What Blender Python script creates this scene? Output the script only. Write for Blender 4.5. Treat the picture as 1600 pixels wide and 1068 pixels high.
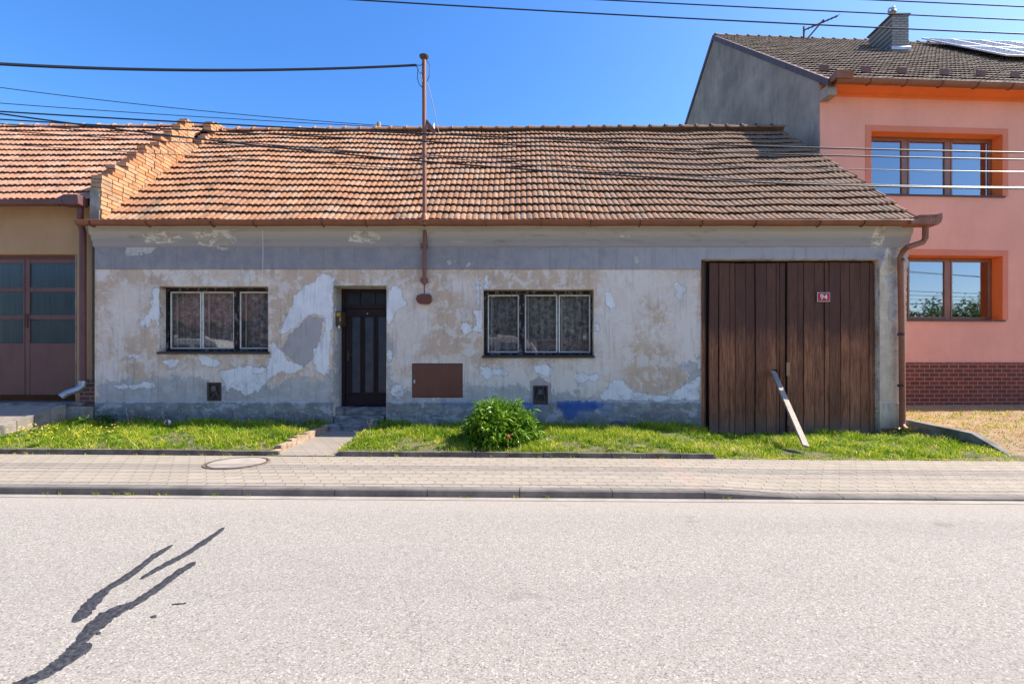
import bpy, math, random
import numpy as np
from mathutils import Vector, Matrix

for o in list(bpy.data.objects): bpy.data.objects.remove(o)
S = bpy.context.scene
C = S.collection
random.seed(7)
RNG = np.random.default_rng(11)

# ------------------------------------------------------------------ camera
F = 755.0; CX = 815.0; HY = 575.0; CY = -9.44; EYE = 1.40
cam = bpy.data.objects.new('camera', bpy.data.cameras.new('camera'))
C.objects.link(cam); S.camera = cam
cam.data.sensor_width = 36; cam.data.lens = F / 1600 * 36
cam.location = (0, CY, EYE); cam.rotation_euler = (math.radians(90), 0, 0)
cam.data.shift_x = -(CX - 800) / 1600; cam.data.shift_y = (HY - 534) / 1600
cam.data.clip_start = 0.05; cam.data.clip_end = 3000

# ------------------------------------------------------------------ sky and sun
SUN = Vector((1.85, 0.27, 2.0)).normalized()
w = bpy.data.worlds.new('World'); S.world = w; w.use_nodes = True
nt = w.node_tree; bg = nt.nodes['Background']
sky = nt.nodes.new('ShaderNodeTexSky'); sky.sky_type = 'NISHITA'; sky.sun_disc = False
sky.sun_elevation = math.asin(SUN.z); sky.sun_rotation = math.atan2(SUN.x, SUN.y)
sky.altitude = 300; sky.air_density = 1.0; sky.dust_density = 1.0; sky.ozone_density = 2.2
hsv = nt.nodes.new('ShaderNodeHueSaturation'); hsv.inputs['Saturation'].default_value = 1.34
hsv.inputs['Hue'].default_value = 0.508
nt.links.new(sky.outputs[0], hsv.inputs['Color']); nt.links.new(hsv.outputs[0], bg.inputs[0])
bg.inputs[1].default_value = 0.14
sl = bpy.data.lights.new('sun', 'SUN'); sl.energy = 4.4; sl.angle = math.radians(0.5); sl.color = (1, 0.915, 0.79)
so = bpy.data.objects.new('sun', sl); C.objects.link(so)
so.rotation_euler = SUN.to_track_quat('Z', 'Y').to_euler(); so.location = (20, 5, 25)
S.view_settings.view_transform = 'Standard'; S.view_settings.look = 'None'
S.view_settings.exposure = 1.14; S.view_settings.gamma = 1
S.render.engine = 'CYCLES'

# ------------------------------------------------------------------ helpers
def tag(o, label=None, cat=None, group=None, kind=None):
    if label: o['label'] = label
    if cat: o['category'] = cat
    if group: o['group'] = group
    if kind: o['kind'] = kind
    return o
def X(px, y=0.0): return (px - CX) * (y - CY) / F
def Z(py, y=0.0): return EYE + (HY - py) * (y - CY) / F
def P(px, py, y): return (X(px, y), y, Z(py, y))

class MB:
    def __init__(s): s.v = []; s.f = []
    def add(s, vs, fs):
        n = len(s.v); s.v += [tuple(map(float, q)) for q in vs]; s.f += [tuple(n + i for i in f) for f in fs]
    def quad(s, a, b, c, d): s.add([a, b, c, d], [(0, 1, 2, 3)])
    def box(s, x0, x1, y0, y1, z0, z1, T=None):
        vs = [(x, y, z) for x in (x0, x1) for y in (y0, y1) for z in (z0, z1)]
        if T: vs = [T(*q) for q in vs]
        s.add(vs, [(0, 1, 3, 2), (4, 6, 7, 5), (0, 4, 5, 1), (2, 3, 7, 6), (0, 2, 6, 4), (1, 5, 7, 3)])
        return s
    def bar(s, a, b, w, d, up=(0, 0, 1)):
        a = Vector(a); b = Vector(b); t = (b - a).normalized(); u = Vector(up)
        r = t.cross(u).normalized(); u = r.cross(t).normalized()
        vs = [p + r * (w / 2 * i) + u * (d / 2 * j) for p in (a, b) for i, j in ((-1, -1), (1, -1), (1, 1), (-1, 1))]
        s.add(vs, [(3, 2, 1, 0), (4, 5, 6, 7), (0, 1, 5, 4), (1, 2, 6, 5), (2, 3, 7, 6), (3, 0, 4, 7)]); return s
    def tube(s, pts, r, n=10, caps=True):
        pts = [Vector(p) for p in pts]; rs = r if isinstance(r, (list, tuple)) else [r] * len(pts)
        base = len(s.v); prev = None
        for i, p in enumerate(pts):
            t = (pts[min(i + 1, len(pts) - 1)] - pts[max(i - 1, 0)]).normalized()
            if prev is None:
                u = t.orthogonal().normalized()
            else:
                u = (prev - t * prev.dot(t)).normalized()
            prev = u; v = t.cross(u)
            for k in range(n):
                a = 2 * math.pi * k / n
                s.v.append(tuple(p + (u * math.cos(a) + v * math.sin(a)) * rs[i]))
        for i in range(len(pts) - 1):
            for k in range(n):
                a = base + i * n + k; b = base + i * n + (k + 1) % n
                s.f.append((a, b, b + n, a + n))
        if caps:
            s.f.append(tuple(base + k for k in range(n))[::-1])
            s.f.append(tuple(base + (len(pts) - 1) * n + k for k in range(n)))
        return s
    def prism(s, poly, axis, a, b):
        """poly in the two other axes, extruded from a to b along axis"""
        def mk(p, t):
            return (t, p[0], p[1]) if axis == 'x' else (p[0], t, p[1]) if axis == 'y' else (p[0], p[1], t)
        n = len(poly); vs = [mk(p, a) for p in poly] + [mk(p, b) for p in poly]
        fs = [tuple(range(n))[::-1], tuple(range(n, 2 * n))] + [(i, (i + 1) % n, n + (i + 1) % n, n + i) for i in range(n)]
        s.add(vs, fs); return s
    def ball(s, c, rx, ry=None, rz=None, n=12, m=8, jit=0):
        ry = ry or rx; rz = rz or rx; base = len(s.v); rr = random.Random(int(abs(c[0] * 977 + c[2] * 131)))
        for i in range(m + 1):
            t = math.pi * i / m
            for k in range(n):
                a = 2 * math.pi * k / n; q = 1 + rr.uniform(-jit, jit)
                s.v.append((c[0] + rx * q * math.sin(t) * math.cos(a), c[1] + ry * q * math.sin(t) * math.sin(a), c[2] + rz * q * math.cos(t)))
        for i in range(m):
            for k in range(n):
                a = base + i * n + k; b = base + i * n + (k + 1) % n
                s.f.append((a, a + n, b + n, b))
        return s
    def build(s, name, mat, parent=None, smooth=False, bevel=0, label=None, T=None, merge=False):
        me = bpy.data.meshes.new(name)
        vs = [T(*q) for q in s.v] if T else s.v
        me.from_pydata(vs, [], s.f)
        if merge or smooth:
            import bmesh
            b = bmesh.new(); b.from_mesh(me)
            if merge: bmesh.ops.remove_doubles(b, verts=b.verts, dist=1e-4)
            bmesh.ops.recalc_face_normals(b, faces=b.faces)
            b.to_mesh(me); b.free()
        me.materials.append(mat)
        if smooth:
            me.polygons.foreach_set('use_smooth', [True] * len(me.polygons))
        o = bpy.data.objects.new(name, me); C.objects.link(o)
        if smooth:
            es = o.modifiers.new('split', 'EDGE_SPLIT'); es.split_angle = math.radians(38)
        if bevel:
            m = o.modifiers.new('bevel', 'BEVEL'); m.width = bevel; m.segments = 2; m.limit_method = 'ANGLE'
        if parent: par(o, parent)
        if label: o['label'] = label
        return o
def par(o, p):
    o.parent = p
    if p.type == 'EMPTY': o.matrix_parent_inverse = Matrix.Translation(-Vector(p.location))
def thing(name, loc, label, cat, group=None):
    o = bpy.data.objects.new(name, None); o.empty_display_size = 0.3; C.objects.link(o); o.location = loc
    return tag(o, label, cat, group)
def npmesh(name, V, Q, mat, parent=None, attrs=None, smooth=False):
    """V (n,3); Q (m,k) faces all of one size"""
    me = bpy.data.meshes.new(name); n = len(V); m, k = Q.shape
    me.vertices.add(n); me.vertices.foreach_set('co', np.asarray(V, np.float32).ravel())
    me.loops.add(m * k); me.loops.foreach_set('vertex_index', Q.astype(np.int32).ravel())
    me.polygons.add(m); me.polygons.foreach_set('loop_start', np.arange(0, m * k, k, dtype=np.int32))
    me.polygons.foreach_set('loop_total', np.full(m, k, np.int32))
    me.polygons.foreach_set('use_smooth', np.full(m, bool(smooth)))
    for an, av in (attrs or {}).items():
        a = me.attributes.new(an, 'FLOAT', 'POINT'); a.data.foreach_set('value', np.asarray(av, np.float32).ravel())
    me.update(calc_edges=True); me.validate(); me.materials.append(mat)
    o = bpy.data.objects.new(name, me); C.objects.link(o)
    if parent: par(o, parent)
    return o

# ------------------------------------------------------------------ node helpers
class NT:
    def __init__(s, name):
        s.m = bpy.data.materials.new(name); s.m.use_nodes = True; s.t = s.m.node_tree
        s.b = s.t.nodes['Principled BSDF']; s.out = s.t.nodes['Material Output']
        s.tc = s.t.nodes.new('ShaderNodeTexCoord').outputs['Object']
        s.geo = s.t.nodes.new('ShaderNodeNewGeometry')
    def n(s, t): return s.t.nodes.new(t)
    def l(s, a, b): s.t.links.new(a, b)
    def put(s, inp, v):
        if isinstance(v, bpy.types.NodeSocket): s.l(v, inp)
        elif isinstance(v, (tuple, list)): inp.default_value = tuple(v) + ((1,) if len(v) == 3 and len(inp.default_value) == 4 else ())
        else: inp.default_value = v
    def math(s, op, a, b=0.0, c=0.0, clamp=False):
        x = s.n('ShaderNodeMath'); x.operation = op; x.use_clamp = clamp
        s.put(x.inputs[0], a); s.put(x.inputs[1], b)
        if len(x.inputs) > 2: s.put(x.inputs[2], c)
        return x.outputs[0]
    def map(s, v, sc=(1, 1, 1), loc=(0, 0, 0), rot=(0, 0, 0)):
        x = s.n('ShaderNodeMapping'); s.put(x.inputs['Vector'], v)
        x.inputs['Scale'].default_value = sc; x.inputs['Location'].default_value = loc; x.inputs['Rotation'].default_value = rot
        return x.outputs[0]
    def noise(s, scale, detail=4, rough=0.55, v=None, dist=0.0, color=False):
        x = s.n('ShaderNodeTexNoise'); s.put(x.inputs['Vector'], s.tc if v is None else v)
        x.inputs['Scale'].default_value = scale; x.inputs['Detail'].default_value = detail
        x.inputs['Roughness'].default_value = rough; x.inputs['Distortion'].default_value = dist
        return x.outputs['Color' if color else 'Fac']
    def voro(s, scale, v=None, feat='F1', out='Distance', rnd=1.0):
        x = s.n('ShaderNodeTexVoronoi'); x.feature = feat; s.put(x.inputs['Vector'], s.tc if v is None else v)
        x.inputs['Scale'].default_value = scale; x.inputs['Randomness'].default_value = rnd
        return x.outputs[out]
    def ramp(s, v, stops, interp='LINEAR'):
        x = s.n('ShaderNodeValToRGB'); s.put(x.inputs[0], v); r = x.color_ramp; r.interpolation = interp
        while len(r.elements) < len(stops): r.elements.new(0.5)
        for e, (p, c) in zip(r.elements, stops):
            e.position = p; e.color = (c, c, c, 1) if isinstance(c, (int, float)) else tuple(c) + (1,)
        return x.outputs[0]
    def rng(s, v, a, b, c=0.0, d=1.0):
        x = s.n('ShaderNodeMapRange'); x.clamp = True; s.put(x.inputs[0], v)
        for i, q in enumerate((a, b, c, d)): x.inputs[i + 1].default_value = q
        return x.outputs[0]
    def mix(s, f, a, b, mode='MIX'):
        x = s.n('ShaderNodeMix'); x.data_type = 'RGBA'; x.blend_type = mode; x.clamp_factor = True
        s.put(x.inputs[0], f); s.put(x.inputs[6], a); s.put(x.inputs[7], b); return x.outputs[2]
    def attr(s, n):
        x = s.n('ShaderNodeAttribute'); x.attribute_name = n; return x.outputs['Fac']
    def sep(s, v=None):
        x = s.n('ShaderNodeSeparateXYZ'); s.put(x.inputs[0], s.tc if v is None else v); return x.outputs
    def bump(s, h, strength=0.3, dist=0.01, normal=None):
        x = s.n('ShaderNodeBump'); s.put(x.inputs['Height'], h); x.inputs['Strength'].default_value = strength
        x.inputs['Distance'].default_value = dist
        if normal: s.l(normal, x.inputs['Normal'])
        return x.outputs[0]
    def done(s, col=None, rough=0.8, bump=None, metal=0.0, spec=None):
        if col is not None: s.put(s.b.inputs['Base Color'], col)
        s.put(s.b.inputs['Roughness'], rough); s.put(s.b.inputs['Metallic'], metal)
        if spec is not None: s.b.inputs['Specular IOR Level'].default_value = spec
        if bump is not None: s.l(bump, s.b.inputs['Normal'])
        return s.m

def simple(name, col, rough=0.7, var=0.25, scale=6, metal=0.0, bump=0.15, col2=None, stretch=(1, 1, 1), bs=60, spec=None):
    t = NT(name); v = t.map(t.tc, stretch)
    n1 = t.noise(scale, 5, 0.6, v); n2 = t.noise(scale * 7, 4, 0.7, v)
    c2 = col2 or tuple(c * (1 - var) for c in col); c1 = tuple(min(1, c * (1 + var * .6)) for c in col) if not col2 else col
    c = t.mix(t.rng(n1, 0.35, 0.65), c1, c2)
    c = t.mix(t.math('MULTIPLY', t.rng(n2, 0.5, 0.75), 0.5), c, tuple(q * .75 for q in c2))
    return t.done(c, rough, t.bump(t.noise(bs, 4, 0.6, v), bump, 0.004) if bump else None, metal, spec)

# ------------------------------------------------------------------ materials
M = {}
def mat_plaster():
    t = NT('weathered_plaster')
    x, y, z = t.sep()
    big = t.noise(1.1, 5, 0.6); med = t.noise(3.5, 7, 0.68, dist=0.4); fine = t.noise(22, 6, 0.75); grain = t.noise(90, 4, 0.7)
    edge = t.math('ADD', t.math('MULTIPLY', t.math('SUBTRACT', t.noise(5, 10, 0.72, dist=0.5), 0.5), 0.34), t.math('MULTIPLY', t.math('SUBTRACT', fine, 0.5), 0.12))
    lay = t.noise(7, 8, 0.72, v=t.map(t.tc, (1, 1, 1.3), (3, 1, 7)), dist=0.8)
    scr = t.noise(26, 8, 0.85, dist=1.2)
    wsh = t.math('ADD', t.noise(0.85, 3, 0.5, v=t.map(t.tc, (1, 1, 1.2), (4.3, 0, 1.7)), dist=0.3), t.math('MULTIPLY', t.math('SUBTRACT', lay, 0.5), 0.45))
    wsh = t.math('ADD', wsh, t.math('MULTIPLY', t.math('SUBTRACT', scr, 0.5), 0.30))
    wsh = t.math('SUBTRACT', wsh, t.math('MULTIPLY', t.math('SUBTRACT', t.attr('warm'), 0.35), 0.30))
    base = t.mix(big, (0.66, 0.465, 0.31), (0.60, 0.435, 0.305))
    base = t.mix(t.math('MULTIPLY', t.rng(wsh, 0.44, 0.56), 0.85), base, (0.78, 0.63, 0.48))
    base = t.mix(t.math('MULTIPLY', t.rng(wsh, 0.57, 0.62), 0.5), base, (0.80, 0.70, 0.60))
    base = t.mix(t.math('MULTIPLY', t.rng(t.math('MULTIPLY', scr, t.rng(med, .38, .60)), 0.30, 0.38), 0.6), base, (0.82, 0.74, 0.66))
    haze_ = t.math('ADD', t.attr('pale'), t.math('MULTIPLY', t.math('SUBTRACT', t.math('ADD', t.math('MULTIPLY', lay, .6), t.math('MULTIPLY', scr, .4)), 0.5), 1.1))
    base = t.mix(t.math('MULTIPLY', t.rng(haze_, -0.12, 0.12), 0.75), base, (0.80, 0.68, 0.57))
    fk = t.noise(8, 10, 0.75, v=t.map(t.tc, (1, 1, 1.2), (7, 3, 2)), dist=.7)
    base = t.mix(t.math('MULTIPLY', t.rng(fk, 0.655, 0.665), 0.85), base, (0.84, 0.80, 0.76))
    base = t.mix(t.math('MULTIPLY', t.rng(t.noise(13, 8, 0.7, v=t.map(t.tc, (1, 1, 1), (1, 3, 12)), dist=.4), 0.66, 0.67), 0.5), base, (0.40, 0.30, 0.22))
    def layer(c, attr, colour, k=1.0, soft=0.006, colour2=None, strength=1.0):
        f = t.math('ADD', t.attr(attr), t.math('MULTIPLY', edge, k)); f = t.rng(f, -soft, soft)
        if strength < 1: f = t.math('MULTIPLY', f, strength)
        col = t.mix(t.rng(med, 0.4, 0.62), colour, colour2 or tuple(q * 0.86 for q in colour))
        return t.mix(f, c, col), f
    base, fl = layer(base, 'lower', (0.53, 0.49, 0.44), 2.0, 0.012, (0.44, 0.40, 0.35))
    base, fc = layer(base, 'cream', (0.78, 0.63, 0.45), 1.0, 0.02, (0.64, 0.50, 0.35))
    base, fg = layer(base, 'grey', (0.42, 0.375, 0.345), 0.6, 0.006, (0.46, 0.41, 0.375))
    base, fw = layer(base, 'white', (0.86, 0.82, 0.78), 1.0, 0.004, (0.77, 0.73, 0.69))
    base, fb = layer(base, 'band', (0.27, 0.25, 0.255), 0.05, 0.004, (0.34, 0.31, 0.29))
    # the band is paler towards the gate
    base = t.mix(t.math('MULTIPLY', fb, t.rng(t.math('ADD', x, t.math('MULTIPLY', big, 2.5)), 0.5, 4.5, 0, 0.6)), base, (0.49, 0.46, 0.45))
    base, fp = layer(base, 'plinth', (0.30, 0.285, 0.26), 0.06, 0.01, (0.20, 0.19, 0.17))
    pl2 = t.math('MULTIPLY', fp, t.rng(t.noise(2.6, 6, 0.7, v=t.map(t.tc, (1, 1, 1.6), (9, 0, 2))), 0.52, 0.6))
    low2 = t.math('MULTIPLY', fl, t.rng(t.noise(3.2, 8, 0.72, v=t.map(t.tc, (1, 1, 1.8), (2, 0, 5)), dist=.6), 0.53, 0.57))
    base = t.mix(t.math('MULTIPLY', low2, 0.7), base, (0.56, 0.545, 0.52))
    base = t.mix(t.math('MULTIPLY', pl2, 0.6), base, (0.46, 0.44, 0.40))
    base, fbl = layer(base, 'blue', (0.03, 0.085, 0.30), 1.1, 0.012, (0.06, 0.13, 0.32))
    base, fbf = layer(base, 'faintblue', (0.16, 0.23, 0.36), 0.6, 0.03, None, 0.6)
    base, fy = layer(base, 'chip', (0.60, 0.58, 0.52), 0.9, 0.005, (0.46, 0.42, 0.34))
    base, fm = layer(base, 'mould', (0.10, 0.10, 0.105), 1.3, 0.10, None, 0.75)
    for at_, kk in (('white', 1.0), ('grey', 0.6), ('chip', 0.9)):  # dark rim at flake edges: painted shadow line along with caught dirt
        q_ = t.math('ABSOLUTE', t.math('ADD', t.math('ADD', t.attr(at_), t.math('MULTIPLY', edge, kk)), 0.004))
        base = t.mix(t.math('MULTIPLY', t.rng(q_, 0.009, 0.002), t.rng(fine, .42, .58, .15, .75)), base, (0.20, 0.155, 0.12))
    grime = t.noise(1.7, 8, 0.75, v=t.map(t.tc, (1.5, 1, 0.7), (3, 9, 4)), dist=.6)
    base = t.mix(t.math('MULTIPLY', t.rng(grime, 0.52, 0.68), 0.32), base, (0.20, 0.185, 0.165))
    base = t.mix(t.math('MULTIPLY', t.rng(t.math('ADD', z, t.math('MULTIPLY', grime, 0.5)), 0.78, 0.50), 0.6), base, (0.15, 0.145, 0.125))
    streak = t.noise(5, 5, 0.6, v=t.map(t.tc, (3.0, 3.0, 0.25)))
    base = t.mix(t.math('MULTIPLY', t.rng(streak, 0.54, 0.70), 0.32), base, (0.14, 0.135, 0.13))
    crack = t.voro(2.2, v=t.mix(0.25, t.tc, t.noise(3, 4, 0.6, color=True)), feat='DISTANCE_TO_EDGE')
    ck = t.math('MULTIPLY', t.rng(crack, 0.003, 0.0), t.rng(big, 0.5, 0.6))
    base = t.mix(t.math('MULTIPLY', ck, 0.6), base, (0.12, 0.11, 0.10))
    base = t.mix(t.math('MULTIPLY', t.rng(grain, 0.55, 0.75), 0.18), base, (0.16, 0.14, 0.12))
    h = t.math('ADD', t.math('MULTIPLY', fw, 0.8), t.math('MULTIPLY', fine, 0.7))
    h = t.math('ADD', h, t.math('MULTIPLY', lay, 1.2)); h = t.math('ADD', h, t.math('MULTIPLY', grain, 0.3))
    h = t.math('SUBTRACT', h, t.math('MULTIPLY', fg, 0.6)); h = t.math('SUBTRACT', h, ck)
    return t.done(base, 0.9, t.bump(h, 0.7, 0.008))
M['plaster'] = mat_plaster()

def mat_tiles(name, cols, dark, moss_x=None, lich=0.3):
    t = NT(name); r = t.attr('rnd'); x, y, z = t.sep()
    c = t.ramp(r, [(i / (len(cols) - 1), k) for i, k in enumerate(cols)])
    n = t.noise(9, 6, 0.7); n2 = t.noise(1.3, 5, 0.65); f = t.noise(45, 5, 0.75)
    c = t.mix(t.math('MULTIPLY', t.rng(f, 0.45, 0.7), 0.45), c, tuple(q * 0.55 for q in cols[0]))
    age = t.rng(n2, 0.38, 0.66, 0.28, 1.0)
    if moss_x is not None:
        age = t.math('ADD', age, t.math('MULTIPLY', t.rng(x, 4.2, 6.0), t.rng(z, 5.9, 7.0)), clamp=True)
        age = t.math('ADD', t.math('MULTIPLY', age, 0.55), t.rng(x, moss_x[0], moss_x[1], 0, 0.8), clamp=True)
    d = t.math('MULTIPLY', t.rng(n, 0.46, 0.60), age)
    c = t.mix(t.math('MULTIPLY', d, 0.85), c, dark)
    c = t.mix(t.math('MULTIPLY', age, 0.35), c, tuple(q * 1.5 for q in dark))
    stv = t.noise(2.2, 7, 0.72, v=t.map(t.tc, (1.6, 0.35, 0.35), (5, 2, 1)), dist=.5)
    c = t.mix(t.math('MULTIPLY', t.rng(stv, 0.54, 0.66), 0.6 if moss_x is not None else 0.25), c, dark)
    if moss_x is not None: c = t.mix(t.rng(x, -3.0, 5.5, 0, 0.55), c, (0.21, 0.13, 0.08))
    li = t.voro(30, feat='F1'); c = t.mix(t.math('MULTIPLY', t.math('MULTIPLY', t.rng(li, 0.30, 0.15), t.rng(n, .5, .6)), lich), c, (0.45, 0.40, 0.30))
    return t.done(c, 0.88, t.bump(t.math('ADD', f, n), 0.4, 0.006), spec=0.3)
M['tiles'] = mat_tiles('old_orange_tiles', [(0.36, 0.165, 0.082), (0.52, 0.255, 0.13), (0.42, 0.19, 0.095), (0.54, 0.29, 0.16), (0.38, 0.20, 0.115), (0.46, 0.30, 0.20)], (0.10, 0.07, 0.05), (-4.0, 7.0))
M['tiles_left'] = mat_tiles('orange_tiles', [(0.50, 0.225, 0.115), (0.60, 0.30, 0.165), (0.53, 0.24, 0.125), (0.62, 0.36, 0.23), (0.56, 0.27, 0.15)], (0.16, 0.10, 0.08))
M['tiles_brown'] = mat_tiles('brown_tiles', [(0.28, 0.20, 0.15), (0.40, 0.30, 0.23), (0.32, 0.23, 0.175), (0.46, 0.36, 0.29)], (0.14, 0.11, 0.085))
def mat_brick(name, c1, c2, mortar, bw, bh, ms, off=0.5, rough=0.8, axis='XZ', bumpd=0.01, stain=0.3):
    t = NT(name); x, y, z = t.sep(); cb = t.n('ShaderNodeCombineXYZ')
    t.l({'X': x, 'Y': y}[axis[0]], cb.inputs[0]); t.l(z if axis[1] == 'Z' else y, cb.inputs[1])
    b = t.n('ShaderNodeTexBrick'); t.l(cb.outputs[0], b.inputs['Vector']); b.offset = off
    for k, v in (('Scale', 1), ('Mortar Size', ms), ('Mortar Smooth', 0.15), ('Bias', 0), ('Brick Width', bw), ('Row Height', bh)): b.inputs[k].default_value = v
    b.inputs['Color1'].default_value = c1 + (1,); b.inputs['Color2'].default_value = c2 + (1,); b.inputs['Mortar'].default_value = mortar + (1,)
    c = t.mix(t.math('MULTIPLY', t.rng(t.noise(5, 6, 0.7), 0.45, 0.7), stain), b.outputs['Color'], tuple(q * .4 for q in c1))
    h = t.math('SUBTRACT', 1.0, b.outputs['Fac']); h = t.math('ADD', h, t.math('MULTIPLY', t.noise(60, 4), 0.4))
    return t.done(c, rough, t.bump(h, 0.6, bumpd))
M['clinker'] = mat_brick('clinker_plinth', (0.24, 0.042, 0.018), (0.16, 0.03, 0.015), (0.45, 0.28, 0.18), 0.262, 0.107, 0.007, rough=0.85)
M['chimney_brick'] = mat_brick('grey_chimney_brick', (0.42, 0.42, 0.41), (0.33, 0.33, 0.33), (0.14, 0.14, 0.14), 0.27, 0.085, 0.008)
M['parapet'] = None
def mat_parapet():
    t = NT('parapet_brick'); r = t.attr('rnd')
    c = t.ramp(r, [(0, (0.42, 0.15, 0.055)), (.25, (0.60, 0.31, 0.14)), (.5, (0.48, 0.20, 0.08)), (.75, (0.52, 0.31, 0.17)), (1, (0.40, 0.24, 0.14))])
    f = t.noise(30, 5, 0.75); c = t.mix(t.math('MULTIPLY', t.rng(f, 0.48, 0.65), 0.6), c, (0.24, 0.15, 0.09)); c = t.mix(t.math('MULTIPLY', t.rng(t.noise(3, 6, 0.7), 0.5, 0.62), 0.5), c, (0.16, 0.12, 0.09))
    return t.done(c, 0.92, t.bump(f, 0.5, 0.008))
M['parapet'] = mat_parapet()
def mat_asphalt():
    t = NT('worn_asphalt'); v = t.voro(125, out='Color'); s2 = t.voro(260, out='Color')
    g = t.n('ShaderNodeSeparateColor'); t.l(v, g.inputs[0]); g2 = t.n('ShaderNodeSeparateColor'); t.l(s2, g2.inputs[0])
    c = t.ramp(g.outputs[0], [(0, (0.06, 0.055, 0.05)), (.08, (0.15, 0.135, 0.12)), (.22, (0.26, 0.235, 0.205)), (.75, (0.33, 0.306, 0.27)), (.90, (0.40, 0.375, 0.335)), (1, (0.60, 0.56, 0.50))])
    c = t.mix(0.38, c, t.ramp(g2.outputs[1], [(0, (0.10, 0.09, 0.08)), (.3, (0.275, 0.25, 0.215)), (1, (0.40, 0.365, 0.32))]))
    big = t.noise(0.5, 5, 0.6, v=t.map(t.tc, (0.35, 1, 1)))
    c = t.mix(t.math('MULTIPLY', t.rng(big, 0.45, 0.62), 0.15), c, (0.22, 0.20, 0.185))
    c = t.mix(t.math('MULTIPLY', t.rng(t.noise(3, 6, 0.7), 0.62, 0.74), 0.2), c, (0.19, 0.18, 0.175))
    x, y, z = t.sep()
    trk = t.noise(1.1, 4, 0.6, v=t.map(t.tc, (0.06, 1.0, 1), (0, 3.3, 0)))
    c = t.mix(t.math('MULTIPLY', t.rng(trk, 0.42, 0.62), 0.16), c, (0.20, 0.185, 0.165))
    dust = t.rng(t.math('ADD', y, t.math('MULTIPLY', big, 0.6)), -4.75, -4.0)
    c = t.mix(t.math('MULTIPLY', dust, 0.55), c, (0.37, 0.325, 0.28))
    grit = t.noise(26, 7, 0.8); c = t.mix(t.math('MULTIPLY', t.math('MULTIPLY', t.rng(grit, 0.56, 0.62), t.rng(y, -5.0, -4.25)), 0.55), c, (0.17, 0.14, 0.11))
    spot = t.noise(2.1, 5, 0.6, v=t.map(t.tc, (1, 1, 1), (4, 8, 0))); c = t.mix(t.math('MULTIPLY', t.rng(spot, 0.66, 0.73), 0.35), c, (0.13, 0.12, 0.11))
    # hairline cracks
    ck = t.voro(0.55, v=t.mix(0.12, t.tc, t.noise(2.5, 6, 0.7, color=True)), feat='DISTANCE_TO_EDGE')
    c = t.mix(t.math('MULTIPLY', t.math('MULTIPLY', t.rng(ck, 0.004, 0.0), t.rng(big, .5, .56)), 0.35), c, (0.12, 0.115, 0.11))
    h = t.math('ADD', t.math('MULTIPLY', g.outputs[0], 0.6), t.voro(75))
    return t.done(c, 0.9, t.bump(h, 0.25, 0.003), spec=0.2)
M['asphalt'] = mat_asphalt()
def mat_pavers(name, c1, c2, mortar, red=False):
    t = NT(name); x, y, z = t.sep()
    tri = t.n('ShaderNodeMath'); tri.operation = 'PINGPONG'; t.l(t.math('ADD', y, 10.0), tri.inputs[0]); tri.inputs[1].default_value = 0.0825
    tx = t.n('ShaderNodeMath'); tx.operation = 'PINGPONG'; t.l(t.math('ADD', x, 40.0), tx.inputs[0]); tx.inputs[1].default_value = 0.055
    cb = t.n('ShaderNodeCombineXYZ')
    t.l(t.math('ADD', x, t.math('MULTIPLY', t.rng(tri.outputs[0], 0.02, 0.062), 0.028)), cb.inputs[0])
    t.l(t.math('ADD', y, t.math('MULTIPLY', t.rng(tx.outputs[0], 0.012, 0.043), 0.016)), cb.inputs[1])
    b = t.n('ShaderNodeTexBrick'); t.l(cb.outputs[0], b.inputs['Vector']); b.offset = 0.5
    for k, v in (('Scale', 1), ('Mortar Size', 0.0055), ('Mortar Smooth', 0.3), ('Bias', 0), ('Brick Width', 0.22), ('Row Height', 0.165)): b.inputs[k].default_value = v
    b.inputs['Color1'].default_value = c1 + (1,); b.inputs['Color2'].default_value = c2 + (1,); b.inputs['Mortar'].default_value = mortar + (1,)
    c = b.outputs['Color']
    if red:
        rm = t.rng(t.math('ABSOLUTE', t.math('SUBTRACT', t.math('ADD', x, t.math('MULTIPLY', y, 0.0)), 2.0)), 0.13, 0.11)
        c = t.mix(t.math('MULTIPLY', rm, 0.22), c, (0.42, 0.26, 0.20))
    st = t.noise(1.6, 6, 0.65); c = t.mix(t.math('MULTIPLY', t.rng(st, 0.45, 0.7), 0.22), c, (0.33, 0.29, 0.25))
    sp = t.noise(120, 3, 0.7); c = t.mix(t.math('MULTIPLY', t.rng(sp, 0.5, 0.72), 0.25), c, (0.25, 0.22, 0.20))
    h = t.math('ADD', t.math('SUBTRACT', 1.0, b.outputs['Fac']), t.math('MULTIPLY', sp, 0.25))
    return t.done(c, 0.9, t.bump(h, 0.55, 0.006), spec=0.25)
M['pavers'] = mat_pavers('wave_pavers', (0.345, 0.30, 0.240), (0.30, 0.26, 0.208), (0.13, 0.105, 0.08), True)
M['pavers_path'] = mat_pavers('path_pavers', (0.31, 0.265, 0.22), (0.27, 0.23, 0.195), (0.16, 0.14, 0.115))
M['kerb'] = simple('kerb_concrete', (0.20, 0.175, 0.15), 0.9, 0.3, 3, bump=0.3)
M['kerb_light'] = simple('pale_kerb_concrete', (0.34, 0.295, 0.25), 0.9, 0.2, 3, bump=0.3)
M['edging'] = simple('edging_concrete', (0.155, 0.135, 0.11), 0.9, 0.5, 6, bump=0.5)
M['concrete'] = simple('old_concrete', (0.30, 0.265, 0.22), 0.92, 0.4, 3, bump=0.4)
M['darkconc'] = simple('damp_concrete', (0.15, 0.15, 0.145), 0.9, 0.4, 3, bump=0.4)
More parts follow.
